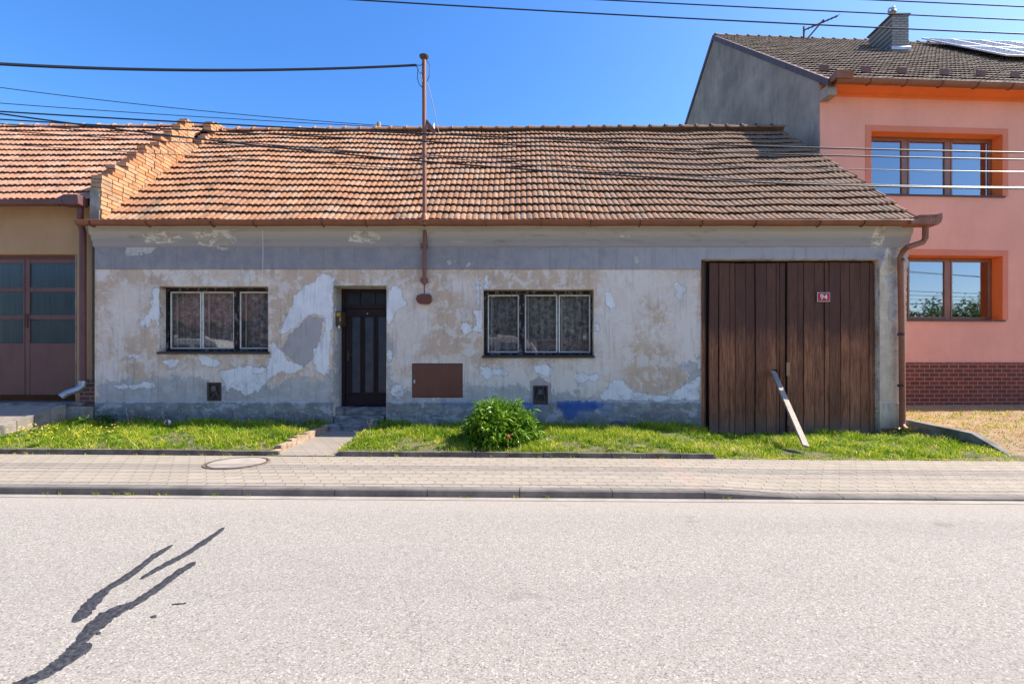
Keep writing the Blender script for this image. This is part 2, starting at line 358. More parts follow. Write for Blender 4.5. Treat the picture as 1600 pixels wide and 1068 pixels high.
M['slab'] = simple('worn_slate_step', (0.30, 0.28, 0.26), 0.75, 0.6, 7, bump=1.0, bs=9, col2=(0.08, 0.075, 0.075), stretch=(.6, 1, 2.2))
def mat_soil(name, a, b, c3, sc=5):
    t = NT(name); n = t.noise(sc, 7, 0.7); f = t.noise(sc * 12, 5, 0.75); v = t.voro(sc * 9)
    c = t.mix(t.rng(n, 0.4, 0.6), a, b); c = t.mix(t.math('MULTIPLY', t.rng(f, 0.5, 0.6), 0.7), c, c3)
    return t.done(c, 0.95, t.bump(t.math('ADD', f, v), 0.8, 0.02))
M['soil'] = mat_soil('turf_soil', (0.09, 0.11, 0.03), (0.20, 0.17, 0.08), (0.10, 0.08, 0.05))
M['yard'] = mat_soil('dry_gravel', (0.34, 0.18, 0.075), (0.37, 0.26, 0.16), (0.20, 0.19, 0.05), 3)
M['ground'] = mat_soil('meadow', (0.07, 0.10, 0.03), (0.12, 0.13, 0.05), (0.08, 0.07, 0.04), 0.3)
def mat_foliage(name, stops, rough=0.5, trans=0.35, spec=0.4):
    t = NT(name); c = t.ramp(t.attr('rnd'), stops)
    t.put(t.b.inputs['Base Color'], c); t.b.inputs['Roughness'].default_value = rough; t.b.inputs['Specular IOR Level'].default_value = spec
    tr = t.n('ShaderNodeBsdfTranslucent'); t.l(c, tr.inputs[0]); mx = t.n('ShaderNodeMixShader'); mx.inputs[0].default_value = trans
    t.l(t.b.outputs[0], mx.inputs[1]); t.l(tr.outputs[0], mx.inputs[2]); t.l(mx.outputs[0], t.out.inputs[0]); return t.m
M['grass'] = mat_foliage('grass_blades', [(0, (0.04, 0.10, 0.006)), (.22, (0.15, 0.29, 0.010)), (.48, (0.36, 0.47, 0.015)), (.68, (0.66, 0.58, 0.06)), (.85, (0.80, 0.64, 0.24)), (1, (0.84, 0.70, 0.42))], 0.5, 0.45)
M['peony'] = mat_foliage('peony_leaf', [(0, (0.05, 0.13, 0.010)), (.5, (0.13, 0.28, 0.018)), (.85, (0.26, 0.42, 0.03)), (1, (0.42, 0.50, 0.07))], 0.28, 0.35, 0.5)
M['weed'] = mat_foliage('weed_leaf', [(0, (0.03, 0.07, 0.015)), (1, (0.10, 0.18, 0.03))], 0.5, 0.3)
M['dry'] = simple('dry_stalk', (0.55, 0.42, 0.25), 0.8, 0.3, 10, bump=0)
M['yellow'] = simple('yellow_petal', (0.85, 0.55, 0.02), 0.6, 0.1, 10, bump=0)
M['pinkpetal'] = simple('pink_petal', (0.70, 0.10, 0.18), 0.6, 0.2, 10, bump=0)
M['bud'] = simple('peony_bud', (0.30, 0.30, 0.07), 0.5, 0.3, 30, bump=0)
def mat_paint(name, col, rust=None, rough=0.5, amount=0.5, metal=0.0, stretch=(1, 1, 0.4)):
    t = NT(name); v = t.map(t.tc, stretch); n = t.noise(4, 6, 0.7, v); f = t.noise(30, 6, 0.75, v)
    c = t.mix(t.math('MULTIPLY', t.rng(n, 0.45, 0.62), amount), col, rust or tuple(q * .6 for q in col))
    c = t.mix(t.math('MULTIPLY', t.rng(f, 0.55, 0.68), amount * .8), c, tuple(q * .45 for q in (rust or col)))
    return t.done(c, t.rng(n, 0.3, 0.7, rough - .1, rough + .2), t.bump(f, 0.25, 0.003), metal)
M['gutter'] = mat_paint('brown_gutter_paint', (0.25, 0.085, 0.035), (0.16, 0.058, 0.026), 0.5)
M['pipe'] = mat_paint('rusty_pipe_paint', (0.20, 0.075, 0.045), (0.28, 0.12, 0.06), 0.55, 0.6)
M['copper'] = mat_paint('coppery_downpipe', (0.33, 0.115, 0.048), (0.20, 0.07, 0.032), 0.5, 0.7)
M['purple'] = mat_paint('maroon_pipe_paint', (0.115, 0.045, 0.045), (0.18, 0.08, 0.075), 0.5, 0.6)
M['zinc'] = simple('zinc', (0.45, 0.46, 0.48), 0.4, 0.25, 8, 0.6)
M['brownmetal'] = mat_paint('brown_sheet_metal', (0.155, 0.05, 0.025), (0.13, 0.042, 0.022), 0.5, 0.4)
M['rust'] = mat_paint('rusted_iron', (0.10, 0.055, 0.035), (0.06, 0.04, 0.03), 0.8, 0.8)
M['vent'] = mat_paint('sooty_vent_iron', (0.055, 0.045, 0.04), (0.10, 0.06, 0.045), 0.7, 0.8)
M['blackgap'] = simple('black_void', (0.008, 0.008, 0.008), 0.9, 0.2, 5, bump=0)
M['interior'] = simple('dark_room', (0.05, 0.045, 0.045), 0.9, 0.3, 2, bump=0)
def mat_wood(name, a, b, bottom=None, sc=(1, 1, 0.06), peel=None, z0=0.0):
    t = NT(name); r = t.attr('rnd')
    off = t.n('ShaderNodeCombineXYZ'); t.l(t.math('MULTIPLY', r, 37.0), off.inputs[0]); t.l(t.math('MULTIPLY', r, 11.0), off.inputs[2])
    va = t.n('ShaderNodeVectorMath'); va.operation = 'ADD'; t.l(t.tc, va.inputs[0]); t.l(off.outputs[0], va.inputs[1])
    v = t.map(va.outputs[0], sc); g = t.noise(45, 5, 0.65, v, 0.6); n = t.noise(3, 4, 0.6, t.map(va.outputs[0], (1, 1, .35)))
    c = t.mix(t.rng(g, 0.35, 0.65), a, b); c = t.mix(t.math('MULTIPLY', t.rng(r, 0, 1), 0.6), c, tuple(q * .55 for q in a))
    c = t.mix(t.math('MULTIPLY', t.rng(n, 0.5, 0.7), 0.5), c, tuple(q * .5 for q in a))
    if bottom:
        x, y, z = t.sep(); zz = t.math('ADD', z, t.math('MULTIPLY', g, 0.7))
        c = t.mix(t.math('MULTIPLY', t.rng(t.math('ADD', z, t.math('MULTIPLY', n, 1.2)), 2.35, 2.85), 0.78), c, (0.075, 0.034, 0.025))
        c = t.mix(t.math('MULTIPLY', t.rng(zz, z0 + 0.85, z0 + 0.25), 0.7), c, bottom)
        c = t.mix(t.math('MULTIPLY', t.rng(t.noise(60, 4, 0.7, v), 0.6, 0.68), t.rng(z, 1.6, 0.3, 0, 0.5)), c, (0.22, 0.18, 0.17))
    if peel:
        p = t.noise(14, 7, 0.75, t.map(t.tc, (1, 1, 0.5))); c = t.mix(t.rng(p, 0.55, 0.58), c, peel)
    return t.done(c, 0.75, t.bump(g, 0.6, 0.004), spec=0.3)
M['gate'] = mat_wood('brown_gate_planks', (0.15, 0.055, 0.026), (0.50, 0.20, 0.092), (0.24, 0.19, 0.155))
M['doorwood'] = mat_wood('dark_door_wood', (0.025, 0.014, 0.014), (0.045, 0.028, 0.027))
M['framewood'] = mat_wood('peeling_brown_frame', (0.022, 0.012, 0.010), (0.038, 0.022, 0.018), peel=(0.16, 0.14, 0.13))
M['sashwood'] = mat_wood('flaking_white_sash', (0.66, 0.61, 0.52), (0.80, 0.75, 0.65), peel=(0.52, 0.46, 0.38))
M['plank'] = mat_wood('grey_weathered_plank', (0.26, 0.21, 0.165), (0.52, 0.45, 0.38), sc=(1, 1, .15))
M['newwood'] = mat_wood('raw_wood', (0.42, 0.25, 0.10), (0.55, 0.36, 0.17))
M['winbrown'] = simple('brown_window_frame', (0.27, 0.10, 0.045), 0.35, 0.15, 6, bump=0)
M['sill'] = simple('dark_sill', (0.030, 0.028, 0.036), 0.5, 0.3, 6)
M['pink'] = None
def mat_render(name, col, var=0.06, stain=0.0):
    t = NT(name); n = t.noise(0.9, 5, 0.6); f = t.noise(140, 3, 0.7); st = t.noise(2.5, 6, 0.7, t.map(t.tc, (2, 2, 0.5)))
    c = t.mix(t.rng(n, 0.35, 0.65), col, tuple(q * (1 - var * 2) for q in col))
    if stain: c = t.mix(t.math('MULTIPLY', t.rng(st, 0.5, 0.7), stain), c, tuple(q * .5 for q in col))
    return t.done(c, 0.9, t.bump(t.math('ADD', f, t.math('MULTIPLY', st, stain * 2)), 0.35, 0.004), spec=0.2)
M['pink'] = mat_render('pink_render', (0.92, 0.39, 0.265), 0.05, 0.10)
M['pinkband'] = mat_render('darker_pink_band', (0.78, 0.235, 0.135))
M['orange'] = mat_render('orange_band', (0.85, 0.19, 0.045))
M['ochre'] = mat_render('ochre_render', (0.50, 0.30, 0.155), 0.06, 0.2)
M['greyrender'] = mat_render('grey_rough_render', (0.42, 0.315, 0.255), 0.2, 0.7)
M['cornice'] = None
def mat_cornice():
    t = NT('cornice_plaster'); x, y, z = t.sep(); n = t.noise(3, 6, 0.7, t.map(t.tc, (0.5, 1, 2))); f = t.noise(30, 5, 0.7)
    c = t.mix(t.rng(t.math('ADD', z, t.math('MULTIPLY', n, 0.08)), 3.93, 4.05), (0.36, 0.325, 0.30), (0.48, 0.43, 0.35))
    for cx, wd, cz, hz in ((-7.0, 0.42, 3.93, .13), (-5.95, 0.45, 3.92, .17), (-3.05, 0.36, 3.93, .12), (6.9, 0.14, 3.9, .3), (-1.2, .2, 3.85, .02), (2.0, .2, 3.95, .02)):
        d = t.math('ABSOLUTE', t.math('DIVIDE', t.math('SUBTRACT', x, cx), wd)); dz = t.math('ABSOLUTE', t.math('DIVIDE', t.math('SUBTRACT', z, cz), hz))
        d = t.math('POWER', t.math('ADD', t.math('POWER', d, 2.5), t.math('POWER', dz, 2.5)), 0.4)
        k = t.rng(t.math('ADD', d, t.math('MULTIPLY', t.noise(7, 9, 0.78, dist=.5), 1.3)), 1.52, 1.48)
        c = t.mix(t.math('MULTIPLY', k, 0.85), c, t.mix(t.rng(t.noise(5, 8, 0.75, t.map(t.tc, (1, 1, 2.5)), 0.6), 0.44, 0.52), (0.74, 0.69, 0.61), (0.42, 0.35, 0.25)))
    c = t.mix(t.math('MULTIPLY', t.rng(n, 0.55, 0.72), 0.5), c, (0.13, 0.125, 0.115))
    return t.done(c, 0.9, t.bump(t.math('ADD', f, n), 0.6, 0.008))
M['cornice'] = mat_cornice()
def mat_glass(name, tint=(1, 1, 1), refl=0.10, ripple=0.02, transp=0.9, dirt=0.1):
    t = NT(name)
    for n_ in (t.b,): t.t.nodes.remove(n_)
    fr = t.n('ShaderNodeFresnel'); fr.inputs[0].default_value = 1.5
    gl = t.n('ShaderNodeBsdfGlossy'); gl.inputs['Roughness'].default_value = 0.02
    tp = t.n('ShaderNodeBsdfTransparent'); t.put(tp.inputs[0], tuple(q * transp for q in tint))
    bm = t.bump(t.noise(2.0, 2, 0.5), 0.12, ripple); t.l(bm, gl.inputs['Normal'])
    mx = t.n('ShaderNodeMixShader'); t.l(t.math('ADD', t.math('MULTIPLY', fr.outputs[0], 1.5), refl, clamp=True), mx.inputs[0])
    t.l(tp.outputs[0], mx.inputs[1]); t.l(gl.outputs[0], mx.inputs[2])
    df = t.n('ShaderNodeBsdfDiffuse'); df.inputs[0].default_value = (0.35, 0.33, 0.31, 1)
    m2 = t.n('ShaderNodeMixShader'); t.l(t.math('MULTIPLY', t.rng(t.noise(6, 6, 0.7), 0.4, 0.7), dirt), m2.inputs[0])
    t.l(mx.outputs[0], m2.inputs[1]); t.l(df.outputs[0], m2.inputs[2]); t.l(m2.outputs[0], t.out.inputs[0]); return t.m
M['oldglass'] = mat_glass('old_window_glass', refl=0.05, ripple=0.010, dirt=0.12)
M['newglass'] = mat_glass('modern_window_glass', (0.6, 0.7, 0.8), refl=0.33, ripple=0.001, dirt=0.0)
M['garageglass'] = mat_glass('ribbed_garage_glass', (0.6, 0.75, 0.8), refl=0.05, ripple=0.02, dirt=0.10)
def mat_curtain():
    t = NT('lace_curtain'); x, y, z = t.sep()
    fold = t.n('ShaderNodeTexWave'); fold.inputs['Scale'].default_value = 2.2; fold.inputs['Distortion'].default_value = 2.5; fold.inputs['Detail'].default_value = 1
    t.l(t.map(t.tc, (1, 1, 0.05)), fold.inputs['Vector'])
    lace = t.noise(9, 6, 0.75, v=t.map(t.tc, (1, 0, 1))); l2 = t.noise(60, 3, 0.6)
    c = t.mix(t.rng(lace, 0.42, 0.56), (0.80, 0.72, 0.68), (0.28, 0.24, 0.23))
    c = t.mix(t.math('MULTIPLY', l2, 0.5), c, (0.12, 0.11, 0.11)); c = t.mix(t.math('MULTIPLY', fold.outputs['Fac'], 0.4), c, (0.06, 0.05, 0.055))
    return t.done(c, 0.95, t.bump(fold.outputs['Fac'], 0.6, 0.03))
M['curtain'] = mat_curtain()
M['blind'] = simple('pale_blind', (0.55, 0.58, 0.6), 0.8, 0.1, 3, bump=0)
M['cable'] = simple('black_cable', (0.012, 0.012, 0.014), 0.5, 0.2, 5, bump=0)
M['wire'] = simple('bare_wire', (0.14, 0.14, 0.15), 0.35, 0.2, 5, 0.7, bump=0)
M['porcelain'] = simple('white_porcelain', (0.8, 0.8, 0.78), 0.2, 0.05, 10, bump=0)
M['signred'] = simple('sign_red_enamel', (0.52, 0.02, 0.02), 0.6, 0.1, 20, bump=0)
M['white'] = simple('white_paint', (0.78, 0.77, 0.74), 0.5, 0.08, 20, bump=0)
M['tar'] = simple('tar_seal', (0.050, 0.050, 0.054), 0.5, 0.8, 45, bump=0.6, bs=40)
M['solar'] = None
def mat_solar():
    t = NT('solar_cells'); x, y, z = t.sep(); c = (0.10, 0.135, 0.21)
    return t.done(t.mix(t.rng(t.noise(40, 2), .4, .6), c, (0.085, 0.12, 0.19)), 0.5, spec=0.0)
M['solar'] = mat_solar()
M['alu'] = simple('aluminium', (0.6, 0.61, 0.63), 0.35, 0.1, 10, 0.8, bump=0)
M['garage'] = mat_paint('maroon_garage_paint', (0.135, 0.05, 0.038), (0.11, 0.042, 0.034), 0.45, 0.4)
M['letter'] = mat_paint('letterbox_paint', (0.10, 0.055, 0.03), None, 0.4, 0.4)
M['brass'] = simple('brass', (0.65, 0.42, 0.10), 0.35, 0.2, 10, 0.8, bump=0)
M['manhole'] = simple('manhole_concrete', (0.36, 0.31, 0.26), 0.9, 0.15, 6, bump=0.4)
M['brickred'] = simple('red_brick_piece', (0.25, 0.10, 0.06), 0.9, 0.3, 8)
M['straw'] = mat_foliage('dry_grass', [(0, (0.30, 0.17, 0.07)), (.5, (0.48, 0.30, 0.14)), (.8, (0.52, 0.42, 0.2)), (1, (0.22, 0.26, 0.06))], 0.8, 0.3)

# ------------------------------------------------------------------ ground levels
def road_z(x): return -0.007 * x
KY = -4.22                 # kerb face
PB = -2.38                 # back of the pavement
def pav_z(x, y):
    t = (y - KY) / (PB - KY)
    f = lowkerb(x) * (1 - t) + 0.095 * t
    return road_z(x) + f
def lowkerb(x): return float(np.interp(x, [2.15, 3.0], [0.078, 0.028]))
def back_z(x): return float(np.interp(x, [-8.6, -3.7, 2.0, 3.3, 3.6, 7.6], [0.34, 0.30, 0.27, 0.24, 0.06, 0.06]))
def turf_z(x, y):
    t = min(max((y - PB) / (0 - PB), 0), 1)
    f = pav_z(x, PB) + (0.055 if x < 2.8 else 0.0)
    hump = 0.05 * math.sin(math.pi * t)
    return f * (1 - t) + back_z(x) * t + hump
def sheet(name, mat, xs, ys, fz, kind='structure', parent=None):
    xs = list(xs); ys = list(ys); V = []; Q = []
    for y in ys:
        for x in xs: V.append((x, y, fz(x, y)))
    n = len(xs)
    for j in range(len(ys) - 1):
        for i in range(n - 1): Q.append((j * n + i, j * n + i + 1, (j + 1) * n + i + 1, (j + 1) * n + i))
    o = npmesh(name, np.array(V), np.array(Q), mat, parent, smooth=True)
    if kind: o['kind'] = kind
    return o
sheet('ground', M['ground'], [-900, -200, -60, -20, 0, 20, 60, 200, 900], [-900, -200, -60, -20, -10, 0, 20, 60, 200, 900], lambda x, y: -0.45)
road = sheet('road', M['asphalt'], np.linspace(-40, 40, 21), np.linspace(-12.2, KY + 0.02, 5), lambda x, y: road_z(x) )
sheet('pavement', M['pavers'], np.linspace(-30, 30, 241), np.linspace(KY + 0.13, PB + 0.02, 5), pav_z)
# road kerb made of stones with joints
mb = MB(); x = -30.02
while x < 30:
    L = 1.0 if x < 2.0 or x > 3 else 0.5
    a, b = x + 0.004, x + L - 0.004
    for (p, q) in ((a, b),):
        za, zb = pav_z(p, KY) + 0.004, pav_z(q, KY) + 0.004; r0 = -0.3
        mb.add([(p, KY, r0), (q, KY, r0), (q, KY, zb - 0.012), (p, KY, za - 0.012), (p, KY + 0.012, za), (q, KY + 0.012, zb), (q, KY + 0.128, zb), (p, KY + 0.128, za), (p, KY + .128, r0), (q, KY + .128, r0)],
               [(0, 1, 2, 3), (3, 2, 5, 4), (4, 5, 6, 7), (0, 3, 4, 7, 8), (1, 9, 6, 5, 2)])
    x += L
mb.build('kerb', M['kerb'])['kind'] = 'structure'
# pale kerb tops / sandy gutter line
mb = MB()
for k in range(60):
    a, b = -30 + k, -29 + k
    mb.quad((a, KY - 0.12, road_z(a) + .004), (b, KY - 0.12, road_z(b) + .004), (b, KY - 0.002, road_z(b) + .004), (a, KY - 0.002, road_z(a) + .004))
tag(mb.build('gutter_strip', M['kerb_light']), kind='structure')

# tar streaks on the road (traced, thin raised seal)
def on_road(px, py):
    D = 1.4 / ((py - HY) / F); x = (px - CX) * D / F
    for _ in range(3):
        D = (EYE - road_z(x)) / ((py - HY) / F); x = (px - CX) * D / F
    return x, CY + D
def streak(pts, name='tar_streak'):
    pts = [(px, py, w * 1.0) for px, py, w in pts]; fine = []
    for a, b in zip(pts[:-1], pts[1:]):
        n = 8
        for i in range(n): fine.append(tuple(a[k] + (b[k] - a[k]) * i / n for k in range(3)))
    fine.append(pts[-1]); L = []; R = []
    for i, (px, py, wd) in enumerate(fine):
        q = fine[min(i + 1, len(fine) - 1)]; p = fine[max(i - 1, 0)]
        dx, dy = q[0] - p[0], q[1] - p[1]; m = math.hypot(dx, dy); nx, ny = -dy / m, dx / m
        h = wd / 2
        if i in (0, len(fine) - 1): h *= 0.35
        h1 = h * random.uniform(0.8, 1.15); h2 = h * random.uniform(0.8, 1.15)
        L.append(on_road(px + nx * h1, py + ny * h1)); R.append(on_road(px - nx * h2, py - ny * h2))
    m = MB(); vs = []; fs = []
    for (a, b) in zip(L, R):
        c = ((a[0] + b[0]) / 2, (a[1] + b[1]) / 2)
        vs += [(a[0], a[1], road_z(a[0]) + .002), (c[0], c[1], road_z(c[0]) + .006), (b[0], b[1], road_z(b[0]) + .002)]
    for i in range(len(L) - 1):
        k = 3 * i; fs += [(k, k + 1, k + 4, k + 3), (k + 1, k + 2, k + 5, k + 4)]
    m.add(vs, fs); return m.build(name, M['tar'], road)
streak([(351, 824, 5), (320, 846, 8), (286, 868, 7), (262, 880, 7), (240, 892, 6), (219, 904, 4)])
streak([(270, 851, 4), (240, 869, 8), (205, 897, 9), (170, 918, 10), (148, 938, 18), (132, 955, 20), (113, 971, 7)])
streak([(306, 878, 6), (280, 893, 9), (240, 923, 10), (206, 945, 10), (190, 950, 13), (162, 966, 22), (140, 985, 20), (122, 1004, 14)])
streak([(136, 990, 10), (126, 1003, 14), (112, 1016, 16), (95, 1034, 16)])
streak([(144, 1006, 7), (128, 1014, 20), (95, 1036, 20), (70, 1052, 14), (40, 1066, 16), (10, 1080, 16)])
for q in [(240, 963, 9, 4), (280, 943, 22, 2.2), (154, 989, 7, 4)]:
    if q[2]: streak([(q[0] - q[2] / 2, q[1] + 1, q[3]), (q[0], q[1], q[3]), (q[0] + q[2] / 2, q[1] - 1, q[3])])

# turf with the house plot
def turf_sheet(name, x0, x1): return sheet(name, M['soil'], np.linspace(x0, x1, int((x1 - x0) / 0.1) + 2), np.linspace(PB - 0.0, 0.02, 26), lambda x, y: turf_z(x, y) + 0.012 * math.sin(x * 9 + y * 5) * math.sin(y * 11))
turf_sheet('lawn', -8.55, -3.72); turf_sheet('lawn', -2.70, 7.55)
sheet('path', M['pavers_path'], np.linspace(-3.72, -2.66, 8), np.linspace(PB - 0.02, 0.0, 12), lambda x, y: pav_z(x, PB) + 0.012 + (y - PB) / 2.38 * 0.10)

# concrete edging along the pavement and path
def edging(x0, x1, step=0.5, y=PB, wd=0.055, h=0.075, mat='edging'):
    m = MB(); x = x0
    while x < x1 - 0.02:
        a, b = x + .003, min(x + step, x1) - .003; j = random.uniform(-.006, .006); hz = h + random.uniform(-.006, .006)
        m.add([(a, y + j, pav_z(a, y) - .1), (b, y + j, pav_z(b, y) - .1), (b, y + j + wd, pav_z(b, y) - .1), (a, y + j + wd, pav_z(a, y) - .1),
               (a, y + j, pav_z(a, y) + hz), (b, y + j, pav_z(b, y) + hz), (b, y + j + wd, pav_z(b, y) + hz), (a, y + j + wd, pav_z(a, y) + hz)],
              [(0, 1, 5, 4), (1, 2, 6, 5), (2, 3, 7, 6), (3, 0, 4, 7), (4, 5, 6, 7)])
        x += step
    o = m.build('lawn_edging', M[mat], bevel=0.006); o['kind'] = 'structure'; return o
edging(-9.4, -3.55, 1.0); edging(-2.68, 2.82, 0.5)
# old bricks along the path's left side
m = MB()
for k in range(11):
    y = PB + 0.12 + k * 0.185; xx = -3.66 - 0.004 * k; zz = turf_z(xx, y); a = random.uniform(-.12, .12)
    def T(px, py, pz, y=y, xx=xx, zz=zz, a=a): return (xx + px * math.cos(a) - py * math.sin(a), y + px * math.sin(a) + py * math.cos(a), zz + pz + px * random.uniform(-.02, .02))
    m.box(-.045, .045, -.085, .085, -.12, .02 + random.uniform(-.02, .015), T)
m.build('path_edging', simple('old_edging_brick', (0.36, 0.26, 0.18), 0.9, 0.4, 9), bevel=0.008)['kind'] = 'structure'

# ------------------------------------------------------------------ polygon distance
def sd_poly(Px, Pz, poly):
    poly = np.array(poly, float); d = np.full(Px.shape, 1e9); inside = np.zeros(Px.shape, bool)
    for i in range(len(poly)):
        a = poly[i]; b = poly[(i + 1) % len(poly)]; e = b - a; wx = Px - a[0]; wz = Pz - a[1]
        h = np.clip((wx * e[0] + wz * e[1]) / max(e @ e, 1e-9), 0, 1)
        d = np.minimum(d, np.hypot(wx - e[0] * h, wz - e[1] * h))
        c = ((a[1] > Pz) != (b[1] > Pz)) & (Px < (b[0] - a[0]) * (Pz - a[1]) / ((b[1] - a[1]) if b[1] != a[1] else 1e-9) + a[0])
        inside ^= c
    return np.where(inside, d, -d)
def fz(poly): return [((px - CX) / 79.98, EYE + (HY - py) / 79.98) for px, py in poly]
def union(Px, Pz, polys):
    r = np.full(Px.shape, -9.0)
    for p in polys: r = np.maximum(r, sd_poly(Px, Pz, fz(p)))
    return r
def ell(cx, cy, rx, ry, n=12): return [(cx + rx * math.cos(2 * math.pi * k / n), cy + ry * math.sin(2 * math.pi * k / n)) for k in range(n)]
WHITE = [
 [(521,437),(520,431),(500,429),(493,437),(488,442),(476,445),(469,456),(458,462),(458,476),(450,485),(446,501),(440,513),(436,522),(454,517),(465,510),(482,493),(493,490),(507,496),(509,507),(500,532),(490,546),(488,565),(496,580),(507,586),(514,577),(516,532),(520,485)],
 [(422,534),(430,536),(440,550),(450,560),(471,570),(476,573),(462,583),(440,581),(422,590),(400,612),(390,618),(378,613),(363,603),(355,610),(350,598),(345,588),(342,580),(385,571),(421,575),(422,550)],
 [(239,453),(249,452),(249,520),(244,504),(236,498),(231,510),(220,507),(218,499),(229,490),(237,479)],
 ell(212,556,14,3), [(255,565),(275,560),(285,566),(268,574)], [(300,545),(340,562),(344,575),(318,570)], [(606,452),(618,447),(630,455),(633,475),(622,482),(612,500),(608,507),(605,500)], [(605,545),(611,547),(613,560),(605,570)],
 ell(728,512,8,9), [(741,485),(753,482),(753,518),(741,515),(744,500)], [(743,436),(751,440),(750,476),(746,476)],
 [(946,448),(955,456),(961,476),(956,486),(950,480)], ell(934,506,5,11),
 [(749,573),(770,577),(790,576),(792,585),(775,586),(762,592),(752,583)], [(833,572),(852,566),(862,580),(855,590),(838,582)],
 [(898,583),(934,584),(934,592),(918,595),(908,600),(899,590)], [(937,614),(953,605),(958,594),(972,593),(981,603),(1000,614),(1040,618),(1075,600),(1093,590),(1093,625),(937,625)],
 [(612,604),(626,600),(634,612),(622,622),(614,618)], [(1052,445),(1060,440),(1070,452),(1066,470),(1058,466)], [(760,425),(762,450),(758,450)], [(180,603),(240,598),(242,604),(190,608)]]
GREY = [[(454,519),(482,493),(507,497),(500,532),(488,560),(476,574),(462,566),(446,555),(440,545)], ell(405,578,12,7), ell(372,604,12,8), [(355,612),(370,600),(392,622),(352,624)],
 [(828,596),(845,588),(860,600),(862,636),(828,636)]]
CHIP = [[(212,375),(253,373),(243,393),(210,400),(197,398),(202,385)], [(324,384),(373,384),(350,392)], ell(703,411,4,3), ell(714,409,4,2), ell(732,415,5,4), ell(994,406,3,6), ell(1005,412,2,3), ell(560,424,3,1.5),
 [(1366,362),(1376,362),(1372,385),(1364,384)], [(1385,430),(1400,425),(1404,445),(1402,480),(1396,520),(1388,490),(1392,460)], [(1408,360),(1420,362),(1420,430),(1412,420)]]
BLUE = [[(870,628),(944,628),(941,636),(925,642),(905,643),(901,653),(887,656),(882,645),(871,636)], [(814,628),(834,628),(834,645),(822,640)]]
FAINT = [[(690,627),(860,627),(850,640),(760,636),(690,633)], [(930,627),(960,627),(960,640),(940,650)], [(900,640),(925,640),(915,662),(895,660)]]
CREAM = [[(1372,400),(1425,400),(1425,690),(1372,690)], [(1398,356),(1425,356),(1425,690),(1410,690)]]
MOULD = [[(1384,385),(1402,375),(1406,420),(1404,520),(1400,640),(1396,560),(1398,440)], [(225,360),(262,360),(258,378),(230,378)], ell(1372,400,12,5), ell(985,664,60,5), [(150,640),(520,650),(520,660),(150,660)]]
LOWER = [[(150,602),(185,594),(240,590),(310,588),(330,600),(420,602),(470,590),(505,596),(521,560),(521,660),(150,660)], [(604,590),(640,612),(690,622),(730,600),(760,604),(800,600),(830,604),(880,612),(930,618),(1040,616),(1093,590),(1093,660),(604,660)],
 [(604,520),(616,530),(612,580),(604,600)], [(1060,570),(1093,560),(1093,610)]]
PALE = [[(935,430),(1000,425),(1090,425),(1093,600),(1050,560),(1040,480),(1010,470),(985,520),(975,600),(940,600),(930,500)], [(190,440),(235,450),(215,520),(180,540),(165,480)], [(604,440),(650,450),(680,490),(650,560),(610,580)],
 [(700,430),(745,430),(755,470),(735,490)], [(240,575),(340,570),(350,620),(260,600)], [(750,575),(930,570),(935,625),(750,625)], [(155,480),(175,500),(170,590),(155,590)]]
WARM = [([(150,425),(250,425),(250,520),(200,560),(150,560)], 0.25), ([(420,425),(500,425),(455,500),(425,520)], 0.55), ([(250,560),(345,565),(330,590),(180,600)], 0.3), ([(600,425),(755,425),(755,540),(640,560),(604,500)], 0.45), ([(755,425),(930,425),(930,450),(755,450)], 0.5), ([(980,500),(1040,490),(1040,590),(990,590)], 0.4)]

# ------------------------------------------------------------------ old house
HX0, HX1 = X(150), X(1420)
house = thing('old_house', (0, 0, 0), 'low derelict house with peeling grey plaster, orange tiled roof and wide plank gate', 'house')
holes = [(X(249), X(419), Z(552), Z(447)), (X(755), X(928), Z(558), Z(452)), (X(521), X(604), 0.05, Z(446)), (X(1095), X(1373), -0.05, Z(405)),
         (X(324), X(346), Z(626), Z(597)), (X(833), X(856), Z(632), Z(602)), (X(645), X(722), Z(620), Z(568))]
ZP = Z(627); ZB = Z(421); ZT = 4.16
def prof(z):
    return np.interp(z, [0, ZP - 0.03, ZP, ZB - .001, ZB + .006, ZT], [-0.032, -0.03, 0.0, 0.0, -0.02, -0.02])
def hash_noise(x, z, f, seed=0):
    return (np.sin(x * f * 1.7 + seed) * np.cos(z * f * 2.3 + seed * 1.3) + np.sin(x * f * 3.9 + z * f * 2.1 + seed * 2.1) * .5 + np.sin(z * f * 5.3 - x * f * 1.1 + seed) * .3) / 1.8
